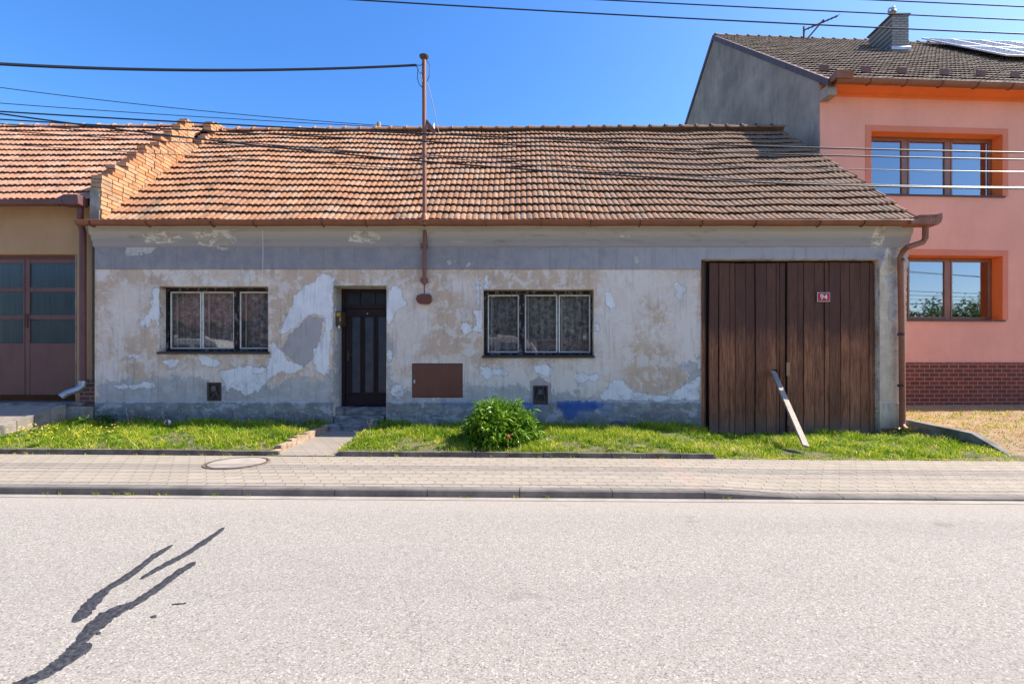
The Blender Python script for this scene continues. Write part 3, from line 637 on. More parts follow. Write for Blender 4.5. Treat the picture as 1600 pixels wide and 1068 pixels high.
def facade():
    st = 0.03
    xs = set(np.round(np.arange(HX0, HX1, st), 4)); xs |= {round(HX1, 4)}
    zs = set(np.round(np.arange(-0.15, ZT, st), 4)); zs |= {round(ZT, 4), round(ZP, 4), round(ZP - .03, 4), round(ZB - .001, 4), round(ZB + .006, 4)}
    for h in holes: xs |= {round(h[0], 4), round(h[1], 4)}; zs |= {round(h[2], 4), round(h[3], 4)}
    def thin(vals, keep):
        out = []
        for v in sorted(vals):
            if out and v - out[-1] < 0.006 and v not in keep: continue
            if out and v - out[-1] < 0.006 and out[-1] not in keep: out.pop()
            out.append(v)
        return np.array(out)
    kx = {round(h[i], 4) for h in holes for i in (0, 1)} | {round(HX0, 4), round(HX1, 4)}
    kz = {round(h[i], 4) for h in holes for i in (2, 3)} | {round(ZT, 4), round(ZP, 4), round(ZP - .03, 4), round(ZB - .001, 4), round(ZB + .006, 4)}
    xs = thin(xs, kx); zs = thin(zs, kz)
    GX, GZ = np.meshgrid(xs, zs); nx = len(xs)
    fade = np.full(GX.shape, 1.0)
    for h in holes:
        dx = np.maximum(np.maximum(h[0] - GX, GX - h[1]), 0); dz = np.maximum(np.maximum(h[2] - GZ, GZ - h[3]), 0)
        fade = np.minimum(fade, np.clip(np.hypot(dx, dz) / 0.12, 0, 1))
    GY = prof(GZ) + fade * 0.009 * hash_noise(GX, GZ, 1.3) + fade * 0.004 * hash_noise(GX, GZ, 5, 3)
    # ragged right corner
    edge = np.clip((GX - (HX1 - 0.12)) / 0.12, 0, 1); lowf = np.clip((4.1 - GZ) / 4, 0, 1)
    GX2 = GX - edge * (0.09 * lowf + 0.035 * np.abs(hash_noise(GZ * 3, GZ, 3, 1)))
    white = union(GX, GZ, WHITE)
    A = dict(white=white, grey=union(GX, GZ, GREY), chip=union(GX, GZ, CHIP), blue=union(GX, GZ, BLUE), faintblue=union(GX, GZ, FAINT),
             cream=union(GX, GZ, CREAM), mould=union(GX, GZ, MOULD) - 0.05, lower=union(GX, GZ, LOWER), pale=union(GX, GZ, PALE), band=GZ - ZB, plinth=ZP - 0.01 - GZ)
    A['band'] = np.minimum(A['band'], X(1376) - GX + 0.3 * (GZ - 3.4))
    A['plinth'] = np.minimum(A['plinth'], X(1372) - GX)
    wm = np.zeros(GX.shape)
    for pl, k in WARM: wm = np.maximum(wm, np.clip(sd_poly(GX, GZ, fz(pl)) / 0.25 + 0.3, 0, 1) * k)
    A['warm'] = wm + 0.35
    V = np.stack([GX2, GY, GZ], -1).reshape(-1, 3)
    Q = []
    for j in range(len(zs) - 1):
        zc = (zs[j] + zs[j + 1]) / 2
        for i in range(nx - 1):
            xc = (xs[i] + xs[i + 1]) / 2
            if any(h[0] < xc < h[1] and h[2] < zc < h[3] for h in holes): continue
            Q.append((j * nx + i, j * nx + i + 1, (j + 1) * nx + i + 1, (j + 1) * nx + i))
    V = V.tolist(); att = {k: v.ravel().tolist() for k, v in A.items()}
    def addq(a, b, c, d, vals=None):
        n = len(V); V.extend([a, b, c, d]); Q.append((n, n + 1, n + 2, n + 3))
        for k in att: att[k] += [(vals or {}).get(k, -5.0 if k != 'warm' else 0.3)] * 4
    depths = [0.24, 0.24, 0.50, 0.16, 0.05, 0.05, 0.03]
    for h, dp in zip(holes, depths):
        x0, x1, z0, z1 = h
        def yf(z): return float(prof(z))
        vals = {'grey': -0.02} if dp < .4 else {'lower': 0.02}
        addq((x0, yf(z0), z0), (x0, yf(z1), z1), (x0, dp, z1), (x0, dp, z0), vals)
        addq((x1, yf(z0), z0), (x1, dp, z0), (x1, dp, z1), (x1, yf(z1), z1), vals)
        addq((x0, yf(z1), z1), (x1, yf(z1), z1), (x1, dp, z1), (x0, dp, z1), vals)
        addq((x0, yf(z0), z0), (x0, dp, z0), (x1, dp, z0), (x1, yf(z0), z0), vals)
    # the sides and back of the house
    xb0, xb1 = HX0, HX1 - 0.10
    addq((xb0, -.03, -.2), (xb0, 6.9, -.2), (xb0, 6.9, ZT), (xb0, -.02, ZT)); addq((xb1, -.0, -.2), (xb1, 6.9, -.2), (xb1, 6.9, ZT), (xb1, -.0, ZT))
    addq((xb0, 6.9, -.2), (xb1, 6.9, -.2), (xb1, 6.9, ZT), (xb0, 6.9, ZT))
    # gable triangles under the roof
    for xx in (xb0, xb1 - .05):
        addq((xx, 0.0, ZT), (xx, 6.9, ZT), (xx, 3.45, 7.4), (xx, 3.45, 7.4 - .001))
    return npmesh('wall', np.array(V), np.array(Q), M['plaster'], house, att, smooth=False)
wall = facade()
# cornice mouldings
cp = [(-0.02, Z(387)), (-0.05, Z(385)), (-0.055, Z(379)), (-0.085, Z(376)), (-0.09, Z(371)), (-0.14, Z(367)), (-0.15, Z(359)), (-0.17, Z(356)), (-0.17, ZT + .03), (0.1, ZT + .03), (0.1, Z(387))]
mb = MB(); segs = np.linspace(HX0 - 0.02, HX1 - 0.03, 60)
for k in range(len(segs)):
    wob = 0.006 * math.sin(k * 1.9) + 0.004 * math.sin(k * 4.3); n = len(cp)
    mb.v += [(float(segs[k]), y + wob, z) for y, z in cp]
    if k:
        b0 = (k - 1) * n
        mb.f += [(b0 + i, b0 + n + i, b0 + n + (i + 1) % n, b0 + (i + 1) % n) for i in range(n)]
mb.f += [tuple(range(n)), tuple(range(59 * n, 60 * n))[::-1]]
mb.build('cornice', M['cornice'], house)
# dark room behind the openings
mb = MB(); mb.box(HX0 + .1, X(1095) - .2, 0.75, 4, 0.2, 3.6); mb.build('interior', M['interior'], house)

# roof tiles
def tiles(name, mat, x0, xe, y0, z0, y1, z1, courses, tw, rolls, parent, amp=0.021, lift=0.040, T=None, jit=1.0, du=7, sag=None):
    run = math.hypot(y1 - y0, z1 - z0); ty, tz = (y1 - y0) / run, (z1 - z0) / run; ny, nz = -tz, ty   # normal (towards the street and up)
    cl = run / courses; V = []; Q = []; R = []; r = random.Random(5); n = rolls * du + 1
    for c in range(courses):
        s0 = c * cl; s1 = s0 + cl * 1.22
        xmax = xe(s0 / run); x = x0 if not callable(x0) else x0(s0 / run)
        x -= (0 if c % 2 == 0 else 0)
        while x < xmax - 0.02:
            xb = min(x + tw, xmax); rv = r.random(); dl = r.uniform(-.004, .006) * jit; ds = r.uniform(-.012, .008) * jit; tl = r.uniform(-.004, .004) * jit
            base = len(V)
            for row, (s, off) in enumerate(((s0 + ds + .12, lift - .022), (s0 + ds, lift - .014), (s0 + ds, lift), (s0 + ds + .03, lift + .002), ((s0 + s1) / 2, lift * .42), (s1, -.012))):
                for i in range(n):
                    u = x + (xb - x) * i / (n - 1); ph = i / du
                    h = amp * abs(math.sin(math.pi * ph)) ** 0.75 
                    h += off + (dl + tl * (2 * i / (n - 1) - 1) if row else 0)
                    if sag: h += sag(u, s / run)
                    V.append((u, y0 + ty * s + ny * h, z0 + tz * s + nz * h)); R.append(rv)
            for row in range(0, 5):
                for i in range(n - 1):
                    a = base + row * n + i; Q.append((a, a + 1, a + 1 + n, a + n))
            x += tw
    # underlay so that no light comes through
    if T: V = [T(*q) for q in V]
    o = npmesh(name, np.array(V), np.array(Q), mat, parent, {'rnd': np.array(R)}, smooth=True)
    es = o.modifiers.new('split', 'EDGE_SPLIT'); es.split_angle = math.radians(50)
    return o
EY, EZ = -0.22, 4.20; SL = (7.71 - 4.20) / (3.46 + .22)
RY, RZ = 3.46, 7.71
def sag(u, t): return 0.035 * math.sin(u * 0.9 + 1) * math.sin(math.pi * t) + 0.012 * math.sin(u * 2.7)
roof = tiles('roof', M['tiles'], -8.03, lambda t: 7.56 - 0.60 * t, EY, EZ, RY, RZ, 16, 0.232, 2, house, sag=sag)
mb = MB()
ext = 0.05
mb.add([(-8.0, EY + .06, EZ - .06), (7.48, EY + .06, EZ - .06), (6.9, RY, RZ - .002), (-7.95, RY, RZ - .002), (6.9, 7.3, EZ - .03), (-7.95, 7.3, EZ - .03)], [(0, 1, 2, 3), (3, 2, 4, 5)])
mb.build('roof_deck', M['rust'], house)
def ridge(name, mat, x0, x1, y, z, L, r, parent, T=None, slope=0.0):
    V = []; Q = []; R = []; x = x0; n = 9
    while x < x1:
        rv = random.random(); base = len(V); zj = random.uniform(-.006, .006)
        for row, (dx, k) in enumerate(((0, 1.28), (.05, 1.30), (.055, 1.08), (L * 1.06, 0.95))):
            for i in range(n):
                a = math.pi * (i / (n - 1)) ; V.append((x + dx, y - math.cos(a) * r * k * 1.25, z + zj + slope * (x - x0) + (math.sin(a) * r * k - .03))); R.append(rv)
        for row in range(3):
            for i in range(n - 1):
                a = base + row * n + i; Q.append((a, a + 1, a + 1 + n, a + n))
        c = len(V); V.append((x, y, z - .03)); R.append(rv)
        x += L
    Vf = [T(*q) for q in V] if T else V
    return npmesh(name, np.array(Vf), np.array(Q), mat, parent, {'rnd': np.array(R)})
ridge('ridge_tiles', M['tiles'], -7.95, 6.9, RY, RZ + .015, 0.405, 0.10, roof, slope=0.006)

# gutter: half round with rolled lip, brackets and end hopper
def half_gutter(x0, x1, y, z, r, mat, parent, T=None, steps=14, wob=0.0, name='gutter'):
    mb = MB(); n = 11; xs = np.linspace(x0, x1, steps)
    for k, x in enumerate(xs):
        zz = z + wob * math.sin(k * 1.3)
        ring = [(y - r * math.cos(math.pi * i / (n - 1)), zz - r * math.sin(math.pi * i / (n - 1))) for i in range(n)]
        ring2 = [(y - (r - .006) * math.cos(math.pi * i / (n - 1)), zz + .001 - (r - .006) * math.sin(math.pi * i / (n - 1))) for i in range(n)][::-1]
        full = ring + ring2; m_ = len(full)
        mb.v += [(float(x), a, b) for a, b in full]
        if k:
            b0 = (k - 1) * m_; mb.f += [(b0 + i, b0 + m_ + i, b0 + m_ + (i + 1) % m_, b0 + (i + 1) % m_) for i in range(m_)]
    mb.tube([(x0, y - r, z), (x1, y - r, z)], 0.010, 6)
    o = mb.build(name, mat, parent, smooth=True, T=T)
    return o
GY, GZ = -0.30, 4.175
gut = half_gutter(X(122, GY), X(1448, GY), GY, GZ, 0.088, M['gutter'], house, steps=40, wob=0.004)
mb = MB()
for k, px in enumerate(range(150, 1440, 86)):
    mb = MB(); x = X(px + random.uniform(-12, 12), GY)
    ring = [(x, GY - .094 * math.cos(math.pi * i / 8), GZ - .094 * math.sin(math.pi * i / 8)) for i in range(9)]
    for a, b in zip(ring[:-1], ring[1:]): mb.bar(a, b, 0.028, 0.006, (1, 0, 0.01))
    mb.build('gutter_bracket', M['rust'], gut)
# end hopper on the right
hx0, hx1 = X(1424, GY), X(1463, GY)
mb = MB(); mb.prism([(hx0 - .10, GZ - .085), (hx1 - .06, GZ - .095), (hx1 - .01, GZ - .05), (hx1 + .015, GZ + .03), (hx1 + .01, GZ + .13), (hx1 - .10, GZ + .10), (hx0 + .05, GZ + .085), (hx0 + .02, GZ + .01), (hx0 - .10, GZ - .01)], 'y', GY - .125, GY + .10)
for k in range(6): mb.bar((hx0 + .07 + k * .055, GY - .128, GZ + .03), (hx0 + .08 + k * .062, GY - .135, GZ + .095), .010, .012, (0, 1, 0))
mb.build('gutter_hopper', M['copper'], house, bevel=.012)
# right downpipe with swan neck
yp = -0.13
mb = MB(); top = (X(1446, GY), GY, GZ - .05)
pts = [top, (X(1446, GY), GY + .0, Z(372, GY)), (X(1443, GY), GY + .02, Z(378, GY)), (X(1418, -.3), -.3, Z(386, -.3)), (X(1410, yp), yp - .03, Z(392, yp)), (X(1407, yp), yp, Z(402, yp)), (X(1409, yp), yp, Z(520, yp)), (X(1410, yp), yp, Z(655, yp)), (X(1409, yp), yp - .01, Z(664, yp)), (X(1407, yp), yp - .12, Z(670, yp))]
mb.tube(pts, 0.054, 14)
dp = mb.build('downpipe', M['copper'], house, smooth=True)
mb = MB()
for py in (404, 520, 600): MB().tube([(X(1408, yp), yp, Z(py, yp)), (X(1408, yp), yp, Z(py + 4, yp))], .060, 14).build('pipe_clamp', M['rust'], dp)
# cement rest and bricks at the foot of the corner
mb = MB()
for r_ in range(3):
    for k in range(3):
        x0 = X(1372) + .03 + k * .16 - (r_ % 2) * .04
        mb.box(x0, x0 + .15, -.045 - random.uniform(0, .015), .05, .02 + r_ * .075, .085 + r_ * .075)
mb.build('exposed_bricks', M['brickred'], wall, bevel=.006)

mb = MB(); mb.tube([P(410.5, 360, -.2), P(411, 400, -.1), P(410, 434, -.03)], .004, 5); mb.build('hanging_wire', M['white'], house)
# ---- windows of the old house
def rnd_attr(o):
    me = o.data; a = me.attributes.new('rnd', 'FLOAT', 'POINT'); n = len(me.vertices); 
    vals = [0.0] * n; r = random.Random(n)
    for k in range(0, n, 8):
        q = r.random()
        for i in range(k, min(k + 8, n)): vals[i] = q
    a.data.foreach_set('value', vals); return o
def old_window(h, spans, mull, fy, seed):
    x0, x1, z0, z1 = h; zt = z1; zb = z0 + 0.05
    win = MB(); fd = .06
    # dark outer frame
    win.box(x0, x1, fy, fy + fd, zt - .075, zt); win.box(x0, x0 + .04, fy, fy + fd, zb, zt - .075); win.box(x1 - .04, x1, fy, fy + fd, zb, zt - .075)
    win.box(x0 + .04, x1 - .04, fy, fy + fd, zb, zb + .045)
    for a, b in mull: win.box(a, b, fy - .012, fy + fd, zb + .045, zt - .075)
    fr = rnd_attr(win.build('window', M['framewood'], house, bevel=.004))
    s = MB(); s.prism([(-.045, z0 - .012), (-.05, z0 + .03), (fy + .02, z0 + .05), (fy + .02, z0 - .012)], 'x', x0 - .02, x1 + (0.01 if seed else .03))
    s.build('sill', M['sill'], fr, bevel=.004)
    r = random.Random(seed)
    for a, b in spans:
        sz0, sz1 = zb + .048, zt - .078; sy0, sy1 = fy + .010, fy + .045; w_ = 0.026
        m = MB()
        m.box(a, a + w_, sy0, sy1, sz0, sz1); m.box(b - w_, b, sy0, sy1, sz0, sz1)
        m.box(a + w_, b - w_, sy0, sy1, sz1 - w_, sz1); m.box(a + w_, b - w_, sy0, sy1, sz0, sz0 + w_)
        sa = rnd_attr(m.build('sash', M['sashwood'], fr, bevel=.003))
        g = MB(); t = r.uniform(-.004, .004)
        g.quad((a + w_, sy0 + .014 + t, sz0 + w_), (b - w_, sy0 + .014 - t, sz0 + w_), (b - w_, sy0 + .014, sz1 - w_), (a + w_, sy0 + .014, sz1 - w_))
        g.build('pane', M['oldglass'], fr)
    # lace curtain in soft folds behind, on its own inner frame
    n = 120; V = []; Q = []
    for k in range(n + 1):
        xx = x0 + .02 + (x1 - x0 - .04) * k / n; yy = fy + .17 + .018 * math.sin(xx * 41 + seed) + .01 * math.sin(xx * 97)
        V += [(xx, yy, zb), (xx, yy, zt)]
        if k: Q.append((2 * k - 2, 2 * k, 2 * k + 1, 2 * k - 1))
    npmesh('curtain', np.array(V), np.array(Q), M['curtain'], fr, smooth=True)
    m = MB()
    for a, b in spans:
        m.box(a + .055, a + .085, fy + .11, fy + .14, zb + .02, zt - .08)
    m.box(x0 + .03, x1 - .03, fy + .11, fy + .14, zb, zb + .03)
    rnd_attr(m.build('inner_frame', M['sashwood'], fr))
    return fr
fy = 0.17
W = lambda px: X(px, fy)
old_window(holes[0], [(W(265.5), W(314)), (W(315.5), W(366)), (W(374), X(419) - .012)], [(W(366), W(374))], fy, 0)
old_window(holes[1], [(W(762), W(811)), (W(820), W(871)), (W(873), W(922.5))], [(W(811), W(820))], fy, 1)

# ---- front door
DY = 0.42; dx0, dx1 = holes[2][0], holes[2][1]; dz0, dz1 = Z(634, DY), holes[2][3]
mb = MB(); mb.box(dx0, dx0 + .07, DY, DY + .08, dz0, dz1); mb.box(dx1 - .05, dx1, DY, DY + .08, dz0, dz1); mb.box(dx0 + .07, dx1 - .05, DY, DY + .08, dz1 - .06, dz1)
ztr = Z(479, DY); mb.box(dx0 + .07, dx1 - .05, DY - .01, DY + .08, ztr - .035, ztr + .035)
for k in (1, 2):
    xx = dx0 + .07 + (dx1 - dx0 - .12) * k / 3; mb.box(xx - .012, xx + .012, DY + .01, DY + .05, ztr + .035, dz1 - .06)
door_frame = rnd_attr(mb.build('door', M['doorwood'], house, bevel=.005, label='dark brown panelled front door under a narrow transom'))
mb = MB(); mb.quad((dx0 + .07, DY + .03, ztr + .035), (dx1 - .05, DY + .03, ztr + .035), (dx1 - .05, DY + .03, dz1 - .06), (dx0 + .07, DY + .03, dz1 - .06)); mb.build('transom_pane', simple('dark_transom_glass', (0.03, 0.032, 0.04), 0.25, 0.3, 5, bump=0.1, spec=0.25), door_frame)
mb = MB(); lx0, lx1 = dx0 + .08, dx1 - .06; lz0, lz1 = dz0, ztr - .04
ys = DY + .015
mb.box(lx0, lx1, ys, ys + .045, lz1 - .16, lz1); mb.box(lx0, lx1, ys, ys + .045, lz0, lz0 + .27)
pw = (lx1 - lx0)
for a, b in ((0, .14), (.33, .43), (.63, .73), (.92, 1.0)): mb.box(lx0 + pw * a, lx0 + pw * b, ys - .004, ys + .045, lz0 + .27, lz1 - .16)
mb.box(lx0, lx1, ys - .02, ys, lz0 + .24, lz0 + .275); mb.box(lx0, lx1, ys - .015, ys, lz1 - .165, lz1 - .14)
for a, b in ((.385, .375), (.68, .67)): mb.box(lx0 + pw * a - .008, lx0 + pw * a + .008, ys - .018, ys - .004, lz0 + .28, lz1 - .17)
rnd_attr(mb.build('door_leaf', M['doorwood'], door_frame, bevel=.004))
mb = MB()
for a, b in ((.14, .33), (.43, .63), (.73, .92)): mb.box(lx0 + pw * a, lx0 + pw * b, ys + .02, ys + .03, lz0 + .27, lz1 - .16)
mb.build('door_panel', simple('blue_grey_door_panel', (0.045, 0.052, 0.068), 0.35, 0.3, 5), door_frame)
mb = MB(); mb.box(lx0 + .035, lx0 + .075, ys - .012, ys, lz0 + .93, lz0 + 1.12); mb.tube([(lx0 + .055, ys - .01, lz0 + 1.05), (lx0 + .055, ys - .055, lz0 + 1.05), (lx0 + .15, ys - .06, lz0 + 1.05)], .009, 8)
mb.build('door_handle', M['rust'], door_frame)
mb = MB(); mb.tube([(lx0 + pw * .5, ys - .004, lz1 - .10), (lx0 + pw * .5, ys - .016, lz1 - .10)], .014, 10); mb.build('peephole', M['zinc'], door_frame)
mb = MB(); mb.box(dx0, dx1, DY + .08, DY + .1, dz0 - .4, dz1); mb.build('door_backing', M['blackgap'], door_frame)
# worn steps
def slab(mb, x0, x1, y0, y1, z0, z1, seed, nx=14):
    r = random.Random(seed); V = []
    base = len(mb.v)
    for i in range(nx + 1):
        x = x0 + (x1 - x0) * i / nx; j = r.uniform(-.035, .03); k = r.uniform(-.022, .012)
        mb.v += [(x, y0 + j, z0), (x, y0 + j + r.uniform(-.01, .01), z1 - .02 + k), (x, y0 + j + .03, z1 + k), (x, y1, z1 + k * .3)]
    for i in range(nx):
        b = base + 4 * i
        for q in range(3): mb.f.append((b + q, b + 4 + q, b + 5 + q, b + 1 + q))
    mb.f += [tuple(base + q for q in range(4)), tuple(base + 4 * nx + q for q in range(4))[::-1]]
mb = MB(); slab(mb, dx0 - .0, dx1, .12, DY + .02, .3, dz0 - .005, 1); slab(mb, dx0 + .03, dx1 - .05, -.06, .14, .25, .47, 2, 9); slab(mb, dx0 - .06, dx1 + .02, -.34, -.06, .05, .335, 3)
mb.build('door_step', M['slab'], house)

# ---- letterbox in the door reveal (hung on the reveal's left side)
mb = MB(); a0, a1 = .20, .44; lz = Z(497, .3)
lb = thing('letterbox', (dx0, .3, lz), 'small brown letterbox hung beside the dark front door', 'letterbox')
mb.box(dx0 + .002, dx0 + .115, .10, .36, lz - .16, lz + .12); mb.build('box_body', M['letter'], lb, bevel=.006)
mb = MB(); mb.box(dx0 + .02, dx0 + .10, .092, .099, lz + .02, lz + .09); mb.box(dx0 + .085, dx0 + .11, .085, .092, lz - .08, lz + .0); mb.build('flap', M['brass'], lb)
mb = MB(); mb.box(dx0 + .06, dx0 + .09, .092, .098, lz - .22, lz - .165); mb.build('name_tag', M['white'], lb)

# ---- meter cabinet door
x0, x1, z0, z1 = holes[6]
mb = MB(); mb.box(x0 + .004, x1 - .004, -.012, .02, z0 + .004, z1 - .004); mc = mb.build('meter_cabinet', M['brownmetal'], house, bevel=.006, label='flat brown metal meter cabinet door in the plaster')
mb = MB(); mb.box(x0, x1, -.006, -.002, z1 - .004, z1 + .010); mb.box(x0, x1, -.006, -.002, z0 - .010, z0 + .004); mb.box(x0 - .012, x0 + .003, -.006, -.002, z0 - .01, z1 + .01); mb.box(x1 - .003, x1 + .012, -.006, -.002, z0 - .01, z1 + .01); mb.build('cabinet_rim', M['rust'], mc)
mb = MB(); mb.box(x0 + .02, x0 + .05, -.022, -.012, z0 + .27, z0 + .34); mb.build('cabinet_lock', M['zinc'], mc)

# ---- two vent plates
for h, sd, lab in ((holes[4], 1, 'rusty vent with a round hole low under the left window'), (holes[5], 2, 'rusty vent frame low under the right window')):
    x0, x1, z0, z1 = h; cx, cz = (x0 + x1) / 2, (z0 + z1) / 2
    m = MB(); m.box(x0, x1, .048, .05, z0, z1); m.box(x0, x0 + .03, -.012, .04, z0, z1); m.box(x1 - .03, x1, -.012, .04, z0, z1); m.box(x0 + .03, x1 - .03, -.012, .04, z1 - .03, z1); m.box(x0 + .03, x1 - .03, -.012, .04, z0, z0 + .03)
    if sd == 1:
        m.box(x0 + .03, x1 - .03, .0, .01, cz - .01, cz + .01); m.bar((x0 + .04, .005, z0 + .03), (cx + .05, .005, cz), .03, .01, (0, 1, 0)); m.bar((x1 - .04, .0, z0 + .03), (cx + .02, .0, cz + .02), .035, .012, (0, 1, 0))
    else:
        m.bar((x0 + .04, .005, z0 + .05), (cx - .03, .005, z1 - .05), .03, .01, (0, 1, 0)); m.bar((x1 - .04, .0, z0 + .05), (cx + .04, .0, z1 - .04), .03, .012, (0, 1, 0)); m.box(x0 + .03, x1 - .03, -.01, .0, z0 + .03, z0 + .08)
    v = m.build('vent', M['vent'], house, label=lab)
    m = MB(); m.tube([(cx - (.03 if sd == 1 else 0), .012, cz + .06), (cx - (.03 if sd == 1 else 0), .03, cz + .06)], .055, 16); m.build('vent_disc', simple('dull_blue_iron', (0.09, 0.11, 0.13), .6, .3), v)

# ---- plank gate
gx0, gx1 = holes[3][0], holes[3][1]; gz1 = holes[3][3]; gy = 0.09
def planks(name, xa, xb, widths, ztop, zbot, seed, parent, lean=0.0):
    r = random.Random(seed); tot = sum(widths); x = xa; V = []; Q = []; R = []
    for wd in widths:
        w_ = (xb - xa) * wd / tot; g = r.uniform(.005, .014); a, b = x + g / 2, x + w_ - g / 2; rv = r.random(); yo = gy + r.uniform(-.02, .016)
        zb_ = zbot + r.uniform(-.02, .03); zt_ = ztop + r.uniform(-.015, .004); nseg = 10; base = len(V); bow = r.uniform(-.008, .008); jag = r.uniform(-.03, .03)
        for i in range(nseg + 1):
            t = i / nseg; z = zb_ + (zt_ - zb_) * t; bo = bow * math.sin(math.pi * t) + lean * t
            e = .006
            for (xx, yy) in ((a, yo + .03), (a, yo + e), (a + e, yo), (b - e, yo), (b, yo + e), (b, yo + .03)):
                zz = z + (jag * (xx - a) / (b - a) if i == 0 else 0)
                V.append((xx + bo, yy + .004 * math.sin(z * 2 + rv * 9), zz)); R.append(rv)
        for i in range(nseg):
            for k in range(5):
                q = base + i * 6 + k; Q.append((q, q + 1, q + 7, q + 6))
        x += w_
    o = npmesh(name, np.array(V), np.array(Q), M['gate'], parent, {'rnd': np.array(R)})
    return o
mb = MB(); mb.box(gx0, gx1, .162, .18, -.05, gz1); mb.build('gate_backing', M['blackgap'], house)
gl1 = X(1108, gy); gm = X(1229, gy)
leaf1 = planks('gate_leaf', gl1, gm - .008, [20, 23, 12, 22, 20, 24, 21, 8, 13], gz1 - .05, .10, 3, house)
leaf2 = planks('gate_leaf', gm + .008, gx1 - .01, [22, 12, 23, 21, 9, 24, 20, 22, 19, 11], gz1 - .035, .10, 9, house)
planks('gate_jamb', gx0 + .01, gx0 + .13, [1, .15], gz1 - .01, .05, 4, house)
mb = MB(); xx = X(1230, gy); mb.box(xx - .025, xx + .035, gy - .035, gy - .012, Z(587, gy), Z(566, gy)); rnd_attr(mb.build('latch_block', M['newwood'], leaf2, bevel=.004))
mb = MB(); xx = X(1210, gy); mb.box(xx - .06, xx + .05, gy - .02, gy - .012, Z(586, gy), Z(577, gy)); mb.build('slot', M['blackgap'], leaf1)
mb = MB(); mb.bar((X(1311, gy), gy - .015, Z(675, gy)), (X(1321, gy), gy - .018, Z(627, gy)), .02, .004, (0, 1, 0)); rnd_attr(mb.build('splinter', M['gate'], leaf2))
# house number plate 94
nx0, nx1, nz0, nz1 = X(1275.5, gy), X(1295.5, gy), Z(471.5, gy), Z(457, gy)
sign = thing('house_number_plate', ((nx0 + nx1) / 2, gy - .03, nz0), 'small red enamel plate with white 94 on the plank gate', 'sign')
mb = MB(); mb.box(nx0, nx1, gy - .030, gy - .022, nz0, nz1); mb.build('plate_rim', M['white'], sign, bevel=.003)
mb = MB(); e = .009; mb.box(nx0 + e, nx1 - e, gy - .033, gy - .0295, nz0 + e, nz1 - e); mb.build('plate', M['signred'], sign)
def text(s, size, x, y, z, mat, parent, name='digits'):
    cu = bpy.data.curves.new('t', 'FONT'); cu.body = s; cu.size = size; cu.align_x = 'CENTER'; cu.align_y = 'CENTER'; cu.extrude = .002; cu.offset = 0.0012
    to = bpy.data.objects.new('t', cu); C.objects.link(to)
    me = bpy.data.meshes.new_from_object(to.evaluated_get(bpy.context.evaluated_depsgraph_get())); bpy.data.objects.remove(to)
    me.transform(Matrix.Rotation(math.radians(90), 4, 'X')); me.transform(Matrix.Translation((x, y, z))); me.materials.clear(); me.materials.append(mat)
    o = bpy.data.objects.new(name, me); C.objects.link(o); par(o, parent); return o
text('94', .15, (nx0 + nx1) / 2, gy - .0355, (nz0 + nz1) / 2 - .004, M['white'], sign)

# prop plank and brick
bt = Vector(P(1208, 580, gy - .06)); Df = CY + 1.2 * F / (697 - HY); bf = Vector((X(1259, Df), Df, Z(697, Df)))
mb = MB(); mb.bar(bf, bt, 0.10, 0.035, (0, -1, .4)); pk = rnd_attr(mb.build('prop_plank', M['plank'], bevel=.003)); tag(pk, 'long weathered plank propped against the plank gate', 'plank')
mb = MB(); q = P(1233, 676, -.02); mb.box(q[0] - .06, q[0] + .07, -.10, -.03, .02, .30, lambda a, b, c: (a + (c - .1) * .06, b, c)); tag(mb.build('brick', M['brickred'], bevel=.01), 'brown brick standing in grass beside the propped plank', 'brick')

# ------------------------------------------------------------------ service mast
mx = X(663.5, -.5 + .1); my = -0.1
mast = thing('service_mast', (X(664, .2), .2, 4.6), 'rusty brown steel cable mast rising through the tiled roof', 'mast')
m0 = (X(663.5, -.3), -.3, 4.12); yq = -.3
mb = MB(); mb.tube([(X(663.5, yq), yq, Z(352, yq)), (X(662.5, yq), yq, Z(90, yq))], 0.040, 14); mb.build('pole', M['pipe'], mast, smooth=True)
mb = MB(); mb.tube([(X(663.5, yq), yq, Z(352, yq)), (X(663.5, yq), yq, Z(338, yq)), (X(663.5, yq), yq, Z(334, yq))], [.085, .065, .045], 14); mb.build('roof_collar', M['copper'], mast, smooth=True)
c = (X(662.5, yq), yq); zt = Z(88, yq)
mb = MB(); mb.tube([(c[0], yq, zt - .06), (c[0], yq, zt - .02), (c[0], yq, zt), (c[0], yq, zt + .02), (c[0], yq, zt + .035)], [.05, .085, .09, .06, .02], 14); mb.build('cap', M['rust'], mast, smooth=True)
mb = MB(); mb.tube([(X(664, -.12), -.12, Z(360, -.12)), (X(663, -.12), -.12, Z(444, -.12))], .038, 12); mb.tube([(X(663, -.12), -.12, Z(444, -.12)), (X(663, -.08), -.08, Z(461, -.08))], .014, 8)
for py in (383, 437): mb.box(X(657, -.12), X(667, -.12), -.14, .0, Z(py + 3, -.12), Z(py - 3, -.12))
mb.build('conduit', M['pipe'], mast, smooth=True)
mb = MB(); cx, cz = X(662.5, -.05), Z(467, -.05)
mb.prism([(cx - .155, cz - .01), (cx - .13, cz + .07), (cx - .05, cz + .095), (cx + .11, cz + .095), (cx + .145, cz + .07), (cx + .145, cz - .05), (cx + .10, cz - .095), (cx - .08, cz - .095), (cx - .12, cz - .07)], 'y', -.09, -.0)
mb.build('junction_box', M['brownmetal'], mast, bevel=.012)
mb = MB(); a = (X(665, yq), yq, Z(189, yq)); b = (X(680, yq), yq - .02, Z(208, yq)); mb.bar(a, b, .03, .07); mb.bar((a[0], yq, Z(197, yq)), b, .02, .02); mb.build('bracket_arm', M['pipe'], mast)
